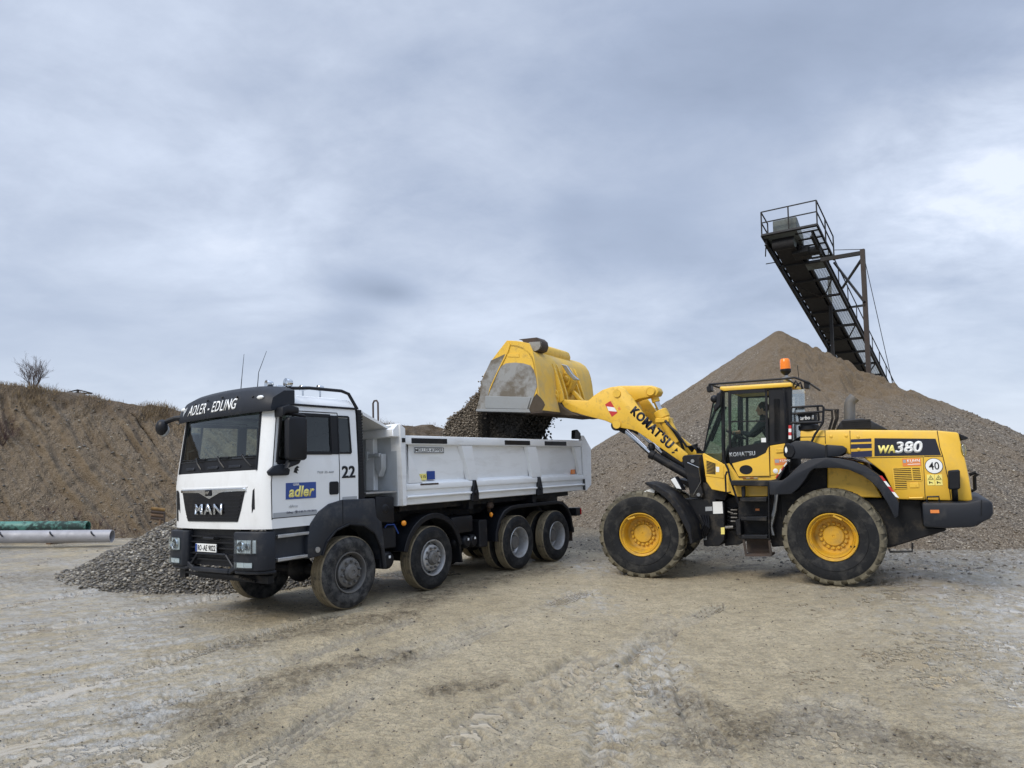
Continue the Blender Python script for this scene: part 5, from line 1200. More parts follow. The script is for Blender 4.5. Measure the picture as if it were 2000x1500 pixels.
def ground():
    az=np.concatenate([np.linspace(-180,-52,40)[:-1],np.linspace(-52,52,1000),np.linspace(52,180,40)[1:]])
    rr=np.concatenate([np.linspace(.4,3.4,8)[:-1],1/np.linspace(1/3.4,1/48.,560),np.geomspace(52,2500,24)])
    a=np.radians(az)[:,None]; r=rr[None,:]
    x=(r*np.sin(a)); y=(r*np.cos(a)); sh=x.shape; x=x.ravel(); y=y.ravel()
    b=base(x,y); d,lf,rt,tr,film=ground_detail(x,y); g=grav_mask(x,y)
    gl=fbm(x*14,y*14,3,81)*.012*g
    d=d+gl+g*.006
    for p in CT[:12]:                 # the wheels stand on pressed ground
        k=np.exp(-((x-p.x)**2+(y-p.y)**2)/.18); d=d*(1-k)-.004*k
    w=water_level(x,y,lf,rt); wet=sstep(-.001,.004,w-d)*(np.hypot(x,y)<60)
    damp=sstep(-.03,.006,w-d)
    z=b+np.where(w>d,w+(d-w)*.06,d)
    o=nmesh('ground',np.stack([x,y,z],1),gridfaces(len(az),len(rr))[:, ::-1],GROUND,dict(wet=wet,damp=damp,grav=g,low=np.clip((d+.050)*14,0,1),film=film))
    tag(o,kind='structure')
def mat_ground():
    m,nt,N,K,b=nodes('wet_tan_mud')
    v=coords(nt)
    def at(n): t=N.new('ShaderNodeAttribute'); t.attribute_name=n; return t.outputs['Fac']
    c=mixc(nt,ramp(nt,tnoise(nt,v,.8,5,.6),[(.3,0.),(.7,1.)]),(.49,.405,.258),(.60,.51,.345))
    c=mixc(nt,ramp(nt,tnoise(nt,v,4.2,7,.65),[(.47,0.),(.70,.6)]),c,(.25,.205,.135))
    c=mixc(nt,mth(nt,'MULTIPLY',ramp(nt,tnoise(nt,v,26,7,.8),[(.5,0.),(.62,1.)]),.85),c,(.125,.105,.074))
    c=mixc(nt,mth(nt,'MULTIPLY',ramp(nt,tnoise(nt,v,26,4,.7),[(.54,0.),(.66,1.)]),.6),c,(.50,.44,.33))
    for sc_,ro_,sd_ in (((5,26,1),.55,[(.52,0.),(.62,.42)]),((4,22,1),-.25,[(.53,0.),(.63,.45)])):
        c=mixc(nt,ramp(nt,tnoise(nt,coords(nt,scale=sc_,rot=(0,0,ro_)),1.,6,.72,.3),sd_),c,(.17,.138,.092))
    vo=N.new('ShaderNodeTexVoronoi'); K.new(v,vo.inputs['Vector']); vo.inputs['Scale'].default_value=34
    sx=N.new('ShaderNodeSeparateColor'); K.new(vo.outputs['Color'],sx.inputs[0])
    pc=ramp(nt,sx.outputs[0],[(0,(.075,.057,.034)),(.35,(.145,.115,.070)),(.7,(.215,.172,.108)),(1,(.36,.31,.22))])
    gm=mth(nt,'MULTIPLY',at('grav'),ramp(nt,tnoise(nt,v,6,6,.75),[(.36,.12),(.58,.9)]))
    gm=mth(nt,'MINIMUM',mth(nt,'ADD',gm,mth(nt,'MAXIMUM',mth(nt,'SUBTRACT',at('grav'),1.),0.)),1.)
    c=mixc(nt,gm,c,pc)
    c=mixc(nt,ramp(nt,at('low'),[(.05,.60),(.42,0.)]),c,(.19,.16,.112))  # hollows darkened in the colour to add relief shading
    c=mixc(nt,mth(nt,'MULTIPLY',mth(nt,'MULTIPLY',at('film'),ramp(nt,tnoise(nt,v,11,5,.7),[(.38,.15),(.58,1.)])),.80),c,(.58,.57,.53))
    c=mixc(nt,mth(nt,'MULTIPLY',at('damp'),.15),c,(.23,.20,.145))
    wetc=mixc(nt,tnoise(nt,v,2.2,3),(.33,.275,.185),(.40,.34,.235))
    c=mixc(nt,mth(nt,'MULTIPLY',at('wet'),.85),c,wetc)
    K.new(c,b.inputs['Base Color'])
    K.new(mth(nt,'MAXIMUM',at('film'),at('wet')),b.inputs['Coat Weight']); b.inputs['Coat Roughness'].default_value=.10; b.inputs['Coat IOR'].default_value=1.45
    ro=mth(nt,'SUBTRACT',.52,mth(nt,'MULTIPLY',at('damp'),.22)); 
    mx=N.new('ShaderNodeMix'); K.new(at('wet'),mx.inputs[0]); K.new(ro,mx.inputs[2]); mx.inputs[3].default_value=.10
    K.new(mx.outputs[0],b.inputs['Roughness']); b.inputs['IOR'].default_value=1.45
    h=mth(nt,'ADD',mth(nt,'ADD',tnoise(nt,v,60,5,.7),mth(nt,'MULTIPLY',tnoise(nt,v,17,6,.65,.4),1.7)),mth(nt,'MULTIPLY',vo.outputs['Distance'],gm))
    h=mth(nt,'MULTIPLY',h,mth(nt,'SUBTRACT',1.,mth(nt,'MULTIPLY',at('wet'),.93)))
    bumpn(nt,h,1.,.034,b)
    hb=N.new('ShaderNodeBump'); hb.inputs['Strength'].default_value=.35; hb.inputs['Distance'].default_value=.012; K.new(h,hb.inputs['Height']); K.new(hb.outputs[0],b.inputs['Coat Normal'])
    return m
def mat_gravel(name,sc,cols,sand=(.30,.245,.17),sandattr=None,bd=.03):
    m,nt,N,K,b=nodes(name); v=coords(nt)
    vo=N.new('ShaderNodeTexVoronoi'); K.new(v,vo.inputs['Vector']); vo.inputs['Scale'].default_value=sc; vo.inputs['Randomness'].default_value=1
    sx=N.new('ShaderNodeSeparateColor'); K.new(vo.outputs['Color'],sx.inputs[0])
    c=ramp(nt,sx.outputs[0],cols)
    v2=N.new('ShaderNodeTexVoronoi'); K.new(v,v2.inputs['Vector']); v2.inputs['Scale'].default_value=sc*2.4
    s2=N.new('ShaderNodeSeparateColor'); K.new(v2.outputs['Color'],s2.inputs[0])
    c=mixc(nt,.4,c,ramp(nt,s2.outputs[1],cols))
    big=tnoise(nt,v,.35,5,.6)
    c=mixc(nt,mth(nt,'MULTIPLY',ramp(nt,big,[(.42,0.),(.65,1.)]),.35),c,sand)
    if sandattr:
        t=N.new('ShaderNodeAttribute'); t.attribute_name=sandattr
        f=mth(nt,'MULTIPLY',t.outputs['Fac'],mth(nt,'ADD',.45,mth(nt,'MULTIPLY',tnoise(nt,v,1.5,6,.7),.8)))
        c=mixc(nt,mth(nt,'MINIMUM',f,.92),c,mixc(nt,tnoise(nt,v,2.5,6,.7),tuple(s*.62 for s in sand),sand))
    K.new(c,b.inputs['Base Color']); b.inputs['Roughness'].default_value=.75
    h=mth(nt,'ADD',mth(nt,'MULTIPLY',vo.outputs['Distance'],-1.),mth(nt,'MULTIPLY',tnoise(nt,v,sc*.5,5,.7),.9))
    bumpn(nt,h,.9,bd,b); return m
def mat_stone(name,cols,rough=.6):
    m,nt,N,K,b=nodes(name)
    g=N.new('ShaderNodeNewGeometry'); c=ramp(nt,g.outputs['Random Per Island'],cols)
    v=coords(nt); c=mixc(nt,mth(nt,'MULTIPLY',tnoise(nt,v,30,4,.7),.5),c,(.10,.09,.075))
    K.new(c,b.inputs['Base Color']); b.inputs['Roughness'].default_value=rough; return m
GC=[(0,(.016,.012,.009)),(.22,(.066,.052,.037)),(.45,(.135,.107,.075)),(.62,(.085,.066,.044)),(.8,(.215,.177,.128)),(1,(.44,.395,.32))]
GROUND=mat_ground()
GRAVEL=mat_gravel('pea_gravel',27,GC,sand=(.185,.132,.074),sandattr='sand',bd=.05)
BANKM=mat_gravel('bank_gravelly_earth',24,[(0,(.050,.035,.021)),(.3,(.092,.067,.040)),(.6,(.128,.094,.057)),(.88,(.18,.14,.092)),(1,(.31,.265,.20))],sand=(.175,.122,.064),sandattr='sand',bd=.05)
STONE=mat_stone('mixed_pebbles',GC,.5)
STONEC=mat_stone('coarse_pebbles',[(0,(.025,.024,.022)),(.25,(.075,.066,.050)),(.5,(.15,.125,.085)),(.7,(.095,.088,.078)),(.86,(.26,.225,.165)),(1,(.46,.43,.36))],.42)
STONED=mat_stone('shade_dark_gravel',[(0,(.006,.006,.006)),(.5,(.014,.013,.012)),(.85,(.03,.027,.022)),(1,(.07,.06,.05))],.6)  # near-black tones carry the shade under the bucket
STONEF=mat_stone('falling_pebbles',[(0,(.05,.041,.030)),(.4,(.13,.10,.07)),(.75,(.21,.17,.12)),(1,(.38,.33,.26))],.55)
CORE=paint('load_and_shade_core',(.016,.015,.013),.9)  # load base and curtain; on the curtain the dark colour is painted shade
ground()
# ---------------------------------------------------------------- loose stones and clods on the ground
def loose():
    g=np.random.default_rng(3); n=60000
    r=1/g.uniform(1/24,1/4.2,n); a=np.radians(g.uniform(-44,44,n)); x=r*np.sin(a); y=r*np.cos(a)
    gm=grav_mask(x,y); d,lf,rt,tr,film=ground_detail(x,y); w=water_level(x,y,lf,rt)
    keep=(g.uniform(0,1,n)<.13+.30*gm)&(w-d<.004)
    x,y,d,gm=x[keep],y[keep],d[keep],gm[keep]; s=.003+.010*g.power(.32,len(x))*(1+.5*gm); s=np.minimum(s*(.6+.4*np.hypot(x,y)/7),.026)
    P=np.stack([x,y,base(x,y)+d+s*.15],1)
    tag(stones('loose_stones',P,s,STONE,.6,5),'scattered small stones and grit lying on the muddy ground','stones',kind='stuff')
    n=1500; x=g.uniform(-5.5,6.5,n); y=4.6+8*g.power(.8,n)**2; d,lf,rt,tr,film=ground_detail(x,y); w=water_level(x,y,lf,rt); k=(w<d)&(tr+grav_mask(x,y)+g.uniform(0,.75,n)>.68)
    x,y,d=x[k],y[k],d[k]; s=.008+.032*g.power(.3,len(x))**1.6
    tag(stones('mud_clods',np.stack([x,y,base(x,y)+d+s*.1],1),s,MATS['wet_clod'],.5,6),'dark clods of mud pressed up between the wheel tracks','mud clods',kind='stuff')
paint('wet_clod',(.13,.115,.09),.7,bump=.8,bsc=60)
loose()
# ---------------------------------------------------------------- the big heap under the conveyor
PK=(11.76,30.0,7.78)
def heap_z(x,y):
    dx,dy=x-PK[0],y-PK[1]; r=np.hypot(dx,dy); th=np.arctan2(dy,dx)
    sl=.590-.030*np.cos(th)+.01*np.cos(2*th)
    sl=sl+.020*pn(np.cos(th)*2.2+5,np.sin(th)*2.2,3)
    e=.14; rr=np.sqrt(r*r+e*e)-e*.4
    z=PK[2]-sl*rr*(1.06-.0045*rr)
    # a scar where the loader digs, high on the right of the near face
    sx,sy=dx*.86+dy*.5,-dx*.5+dy*.86
    sc=np.exp(-(((sx+.0)/3.4)**2+((sy+3.4)/2.6)**2)**1.5)
    wp=fbm(x*.7,y*.7,3,6)
    z=z-.34*sc*(1+.9*fbm(x*.9,y*.9,4,7))+.30*sc*np.abs(pn(x*.8+wp,y*1.6+wp,8))+.10*sc*fbm(x*3,y*3,3,9)
    gul=fbm(th*9,r*.18,3,13)
    z=z+.10*gul*sstep(1.2,5,r)+.08*fbm(x*.5,y*.5,3,15)*sstep(.8,4,r)+.028*fbm(x*2.4,y*2.4,3,17)*sstep(.2,1.5,r)+.014*pn(x*8,y*8,19)*sstep(.3,1.5,r)
    foot=sstep(11.5,16.2,r); z=z*(1-foot)+(-.12+.32*np.maximum(z,0))*foot
    return z,sc,gul
def heap():
    na,nr=900,300
    th=np.linspace(0,2*PI,na,endpoint=False)[:,None]; r=(np.linspace(0,1,nr)**1.1*21)[None,:]+0*th
    x=(PK[0]+r*np.cos(th)).ravel(); y=(PK[1]+r*np.sin(th)).ravel(); z,sc,gul=heap_z(x,y)
    rr=np.hypot(x-PK[0],y-PK[1])
    up=sstep(2.2,7.4,z)*.5
    band=.5+.9*fbm(th.repeat(nr,1).ravel()*7,rr*.22,3,95)+.5*fbm(x*.5,y*.5,3,96); sand=np.clip(up*(.8+1.3*gul)+.42*np.clip(band,0,1)+sc*1.2+.8*sstep(1.8,.3,rr),0,1)
    o=nmesh('gravel_heap',np.stack([x,y,z],1),gridfaces(na,nr,True),GRAVEL,dict(sand=sand))
    tag(o,'huge cone of grey gravel with a sandy brown scarred top under the conveyor','gravel heap')
    g=np.random.default_rng(8); n=21000
    t=g.uniform(PI*1.0,PI*2.03,n); q=21*np.sqrt(g.uniform(.10,.62,n)); px,py=PK[0]+q*np.cos(t),PK[1]+q*np.sin(t); pz,_,_=heap_z(px,py); b=base(px,py)
    k=(pz>b-.05)|(g.uniform(0,1,n)<.16); px,py,pz,b=px[k],py[k],pz[k],b[k]
    s=.014+.032*g.power(.5,len(px))
    n2=9000; t=g.uniform(PI*1.05,PI*1.98,n2); q=g.normal(15.6,1.7,n2); qx,qy=PK[0]+q*np.cos(t),PK[1]+q*np.sin(t); kk=qy<24; qx,qy=qx[kk],qy[kk]; qb=np.maximum(base(qx,qy)-.01,heap_z(qx,qy)[0]); s2=.010+.030*g.power(.4,len(qx))
    px,py,pz,b,s=np.r_[px,qx],np.r_[py,qy],np.r_[pz,qb],np.r_[b,qb],np.r_[s,s2]
    st=stones('pebbles',np.stack([px,py,np.maximum(pz,b)+s*.2],1),s,STONE,.65,9); st.parent=o; tag(st,kind='stuff')
    # small heap behind the truck's front
    c=(-6.0,14.55); rx,ry,H=2.72,2.25,1.40
    def sz(x,y):
        e=np.hypot((x-c[0])/rx,(y-c[1])/ry); return H*np.clip(1.06-np.sqrt(e*e+.01),-.3,2)+.06*fbm(x*1.3,y*1.3,3,44)-.02
    u=np.linspace(-1.25,1.25,110); X,Y=np.meshgrid(c[0]+u*rx,c[1]+u*ry,indexing='ij'); Z=sz(X,Y)
    o2=nmesh('gravel_heap',np.stack([X.ravel(),Y.ravel(),Z.ravel()],1),gridfaces(110,110),MATS['coarse_pebbles_base'])
    tag(o2,'low heap of coarse mixed pebbles on the ground behind the truck front','gravel heap')
    n=26000; a=g.uniform(0,2*PI,n); q=np.sqrt(g.uniform(0,1.25,n)); x,y=c[0]+rx*q*np.cos(a),c[1]+ry*q*np.sin(a); z=sz(x,y); b=base(x,y)
    k=((z>b-.02)&(y<c[1]+.8))|(g.uniform(0,1,n)<.10); x,y,z,b=x[k],y[k],z[k],b[k]; s=.015+.028*g.power(.5,len(x))
    st=stones('pebbles',np.stack([x,y,np.maximum(z,b)+s*.3],1),s,STONEC,.55,12); st.parent=o2; tag(st,kind='stuff')
paint('coarse_pebbles_base',(.05,.046,.04),.8,bump=.5)
heap()
# ---------------------------------------------------------------- the bank on the left
FOOT=[(-75,2),(-40,11),(-25,15.2),(-13.4,18.6),(-9.6,19.9),(-5,22.6),(0,27),(5,34),(9,44),(12,62)]
CREST=[(-1600,640),(-400,700),(0,747),(100,760),(165,770),(330,798),(600,815),(800,827),(870,833),(1000,852),(1100,876),(1400,889)]
def bank():
    f=np.array(FOOT,float); seg=np.hypot(*(f[1:]-f[:-1]).T); L=np.concatenate([[0],np.cumsum(seg)])
    s0=np.concatenate([np.linspace(0,L[3]-12,50)[:-1],np.linspace(L[3]-12,L[5],520)[:-1],np.linspace(L[5],L[-1],160)])
    def sm(t): return np.stack([np.interp(t,L,f[:,0]),np.interp(t,L,f[:,1])],1)
    _o=np.linspace(-5,5,61); _g=np.exp(-(_o/2.2)**2); P=sum(g_*sm(np.clip(s0+o,0,L[-1])) for o,g_ in zip(_o,_g))/_g.sum()
    T=np.gradient(P,axis=0); T/=np.linalg.norm(T,axis=1)[:,None]; Nn=np.stack([-T[:,1],T[:,0]],1)
    run=5.2; C=P+Nn*run
    def zc(c):
        X,Y=c; px=1000+F*X/max(2,Y); cy=np.interp(px,[a for a,_ in CREST],[b for _,b in CREST])
        return HC+Y*ray(px,cy).z/ray(px,cy).y if Y>10 else 4.6
    H=np.array([zc(c) for c in C]); k=np.hanning(61); k/=k.sum(); H=np.convolve(np.pad(H,30,'edge'),k,'valid'); H=np.clip(H,.5,7)
    v=np.concatenate([np.linspace(-.04,1,150),np.array([1.04,1.1,1.3,1.7,2.4,4,8])])
    S,V=np.meshgrid(s0,v,indexing='ij'); 
    X=P[:,None,0]+Nn[:,None,0]*run*V; Y=P[:,None,1]+Nn[:,None,1]*run*V
    vc=np.clip(V,-.1,1); prof=np.where(vc<.93,vc*(.90+.10*vc),.93*.993+(vc-.93)*.9); Z=H[:,None]*prof
    q=S+4.4*V
    gu=fbm(q*.95,S*.10+V*.7,4,51); rid=sstep(.34,.02,np.abs(fbm(q*1.9+.8*pn(S*.5,V*2,56),S*.13+V*1.1,3,57)))*(.35+.65*sstep(-.2,.4,pn(S*.35,V*1.7,58))); 
    edge=sstep(0,.10,V)*sstep(1.0,.90,V)
    dn=(gu*.16-rid*.12+fbm(q*5,V*2.2,2,54)*.03+fbm(S*2.6,V*9,3,53)*.07+fbm(S*7,V*30,2,59)*.025)*edge
    top=sstep(.84,.96,V+.05*pn(S*1.1,V*3,63))
    dn=dn-.18*top*sstep(1.02,.9,V)*(.6+fbm(S*1.7,V*4,3,65))
    Z=Z+dn*.75+np.where(V>=1,.14*fbm(S*.7,V*2,3,67),0)+.10*fbm(S*.9,V*0,2,69)*sstep(.85,1,V)
    X=X-Nn[:,None,0]*dn*.6; Y=Y-Nn[:,None,1]*dn*.6
    sand=np.clip(.50+1.1*gu-.9*rid+.4*fbm(q*3,V*2,3,55),0,1)*(1-top)
    o=nmesh('bank_terrain',np.stack([X.ravel(),Y.ravel(),Z.ravel()],1),gridfaces(len(s0),len(v))[:, ::-1],BANKM,dict(sand=sand.ravel(),soil=np.clip(np.maximum(top,rid*.75*edge),0,1).ravel()))
    tag(o,kind='structure'); 
    nt=BANKM.node_tree; b=nt.nodes['Principled BSDF']; l=b.inputs['Base Color'].links[0].from_socket
    t=nt.nodes.new('ShaderNodeAttribute'); t.attribute_name='soil'
    nt.links.new(mixc(nt,mth(nt,'MULTIPLY',t.outputs['Fac'],.85),l,mixc(nt,tnoise(nt,coords(nt),3,6,.7),(.05,.034,.020),(.14,.095,.05))),b.inputs['Base Color'])
    # stones lying on the bank
    g=np.random.default_rng(21); n=7000; i=g.integers(60,len(s0)-60,n); j=(149*g.power(1.,n)**1.25).astype(int); gx=X[i,j]+g.normal(0,.03,n); gy=Y[i,j]+g.normal(0,.03,n); gz=Z[i,j]
    s=.012+.040*g.power(.35,n)**2; st=stones('bank_stones',np.stack([gx,gy,gz+.01],1),s,STONEC,.6,22); tag(st,'pale and grey stones lying over the slope of the earth bank','stones',kind='stuff')
    # dry grass along the crest and weeds at the foot
    V_=[];F_=[]
    def blades(px,py,pz,h,w,n,lean):
        for _ in range(n):
            a=random.uniform(0,2*PI); x=px+random.gauss(0,.12); y=py+random.gauss(0,.12); hh=h*random.uniform(.4,1.1); lx,ly=random.gauss(0,lean)*hh,random.gauss(0,lean)*hh; k=len(V_)
            c,s=math.cos(a)*w,math.sin(a)*w
            V_.extend([(x-c,y-s,pz-.03),(x+c,y+s,pz-.03),(x+lx*.5-c*.6,y+ly*.5-s*.6,pz+hh*.6),(x+lx*.5+c*.6,y+ly*.5+s*.6,pz+hh*.6),(x+lx*1.2,y+ly*1.2,pz+hh)])
            F_.extend([(k,k+1,k+3),(k,k+3,k+2),(k+2,k+3,k+4)])
    for t in range(2600):
        i=random.randrange(40,len(s0)-20); j=random.choice([126,132,136,140,143,146,149,149,150,151,152])
        d=fbm(np.array([s0[i]*.6]),np.array([.3]),3,77)[0]
        if d+random.uniform(-.3,.5)<0: continue
        blades(X[i,j],Y[i,j],Z[i,j],.13+.22*max(0,d)*random.random(),.007,8,.5)
    o=nmesh('dry_grass',np.array(V_),np.array(F_),STRAW); tag(o,'dry straw-coloured grass along the top edge of the earth bank','grass',kind='stuff')
    return P,Nn,H,s0,X,Y,Z
BK=bank()
def on_bank(px,py):      # the point of the bank seen at a pixel
    X,Y,Z=BK[4],BK[5],BK[6]; d=np.cos(PITCH)*Y+np.sin(PITCH)*(Z-HC); u=1000+F*X/d; v=750-F*(-np.sin(PITCH)*Y+np.cos(PITCH)*(Z-HC))/d
    e=(u-px)**2+(v-py)**2; e[Y<5]=1e12; i=np.unravel_index(np.argmin(e),e.shape); return Vector((X[i],Y[i],Z[i]))
def shrub(name,pos,h,w,mat,label,n=14,dens=3,cat='bush',group=None,lean=0.):
    b=B(mat)
    def br(p,d,l,r,lv):
        q=p+d*l; m=p+d*(l*.5)+Vector((random.gauss(0,.03),random.gauss(0,.03),0))*l
        b.tube([p,m,q],r,4,r*.55)
        if lv>0:
            for _ in range(dens):
                t=random.uniform(.35,1); dd=(d+Vector((random.gauss(0,.45),random.gauss(0,.45),random.gauss(.12,.3)))).normalized(); br(p+d*(l*t),dd,l*random.uniform(.4,.65),r*.55,lv-1)
    for k in range(n):
        a=2*PI*k/n+random.uniform(-.3,.3); s=random.uniform(.1,1)
        d=Vector((math.cos(a)*w/h*s+lean,math.sin(a)*w/h*s,1)).normalized(); br(Vector((math.cos(a)*.05,math.sin(a)*.05,-.05)),d,h*random.uniform(.5,.7),.010*h/1.,3 if n>8 else 2)
    o=b.build(name,None,smooth=60); o.location=pos; tag(o,label,cat,group); return o
def plants():
    p=on_bank(48,745); shrub('bare_bush',p+Vector((0,.5,-.05)),1.0,.62,TW,'bare round bush standing on top of the earth bank against the sky',20,4)
    p=on_bank(2,868); shrub('dark_bush',p,.95,.85,TWR,'dark reddish leafless bush growing on the slope of the bank',16,3)
    p=on_bank(105,752); shrub('bare_sapling',p,.45,.16,TW,'small thin bare shrub beside the round bush on the bank crest',4,2)
    p=on_bank(190,775); shrub('bare_sapling',p,.30,.2,TW,'tiny twiggy plant on the bank crest beside the dark metal frame',4,2)
    for k,(px,py,h,l) in enumerate(((190,1038,.55,'reddish dry weed growing close by the end of the green pipe'),(212,1046,.5,'low red-brown weed behind the end of the grey pipe'),(240,1048,.40,'low red-brown weed midway between pipe ends and rod bundle'),(95,1008,.5,'dark dry weed on the bank foot just above the green pipe'),(150,1012,.42,'thin dry weed above the free end of the green pipe'),(268,1045,.3,'small red-brown weed just beside the rusty rod bundle at the bank foot'))):
        q=on_bank(px,py); shrub('dry_weed',q,h,h*.7,TWR,l,9,2,'weed','dry weeds along the foot of the bank')
plants()
# ---------------------------------------------------------------- things on the left
def pipes():
    def P(px,py,Y): return WF.at(px,py,1,Y)
    a,b=P(-330,1049,16.9),P(216,1047,17.7)
    for nm,a,b,r,m,lab in (('steel_pipe',P(-330,1051,17.0),P(219,1047,17.7),.158,PIPEG,'long pale grey steel pipe lying in front at the foot of the bank'),('steel_pipe',P(-330,1031,18.0),P(172,1029,18.55),.15,PIPEV,'long green pipe with black patches lying behind the grey pipe')):
        d=(b-a).normalized(); n=B(m); L=(b-a).length
        n.lathe([(r-.02,0),(r,0),(r,L),(r-.02,L),(r-.02,0)],a,d,24); o=n.build(nm); tag(o,lab,'pipe',None)
        if m is PIPEG:
            for t in (.60,.78,.93):
                q=a+d*(L*t); B(FRAME).tube([q+Vector((0,-.10,.125)),q+Vector((.05,-.16,.09)),q+Vector((.12,-.165,.03))],.018,6).build('lifting_hook',o)
    # bearers under the green pipe
    z=P(172,1029,18.55)
    for px in (-180,-20,110):
        q=P(px,1029.5,18.45); B(WOOD).box((q.x-.06,q.y-.28,-.05),(q.x+.06,q.y+.28,q.z-.145)).build('timber_bearer'); tag(bpy.context.scene.objects[-1] if 0 else COL.objects[-1],'weathered timber block under the green pipe, close behind the grey pipe','timber block','bearers under the green pipe')
    t=thing('rod_bundle','small stack of rusty rods with an ochre top rod, on a post','rod bundle',Matrix.Translation(P(310,1040,18.9)))
    M=lambda px,py: P(px,py,18.9)-P(310,1040,18.9)
    b=B(WOOD); b.tube([M(313,1040),M(313,1014)],.03,6); b.build('post',t); b=B(RUST); b.tube([M(321,1040),M(321,1003)],.022,6); b.build('post',t)
    for k,m in enumerate((OCHRE,RUST,WOOD,RUST)):
        c=M(309,994+6.2*k); B(m).cyl(c+Vector((-.17,-.05,.02)),c+Vector((.16,.05,-.03)),.042,10).build('rod',t)
    # a long rusty plate lying at the foot
    a,b_=P(262,1052,19.0),P(330,1040,19.0); B(RUST).bar(a,b_,.3,.02).build('steel_sheet'); tag(COL.objects[-1],'rusty steel sheet lying on the ground beside the pebble heap','steel sheet')
    # distant frame above the crest
    Y=38.; t=thing('metal_frame','thin dark metal frame showing above the grassy crest of the bank','metal frame',Matrix.Translation(WF.at(152,768,1,Y))); M=lambda px,py: WF.at(px,py,1,Y)-WF.at(152,768,1,Y)
    f=B(CONV); f.bar(M(130,767),M(180,768.5),.07,.07); f.bar(M(132,766),M(152,761.5),.06,.06); f.bar(M(152,761.5),M(180,768),.06,.06); f.build('crossbar',t)
    f=B(CONV); f.bar(M(152,761.5),M(152,800),.10,.10); f.bar(M(165,767),M(165,800),.08,.08); f.build('post',t)
pipes()
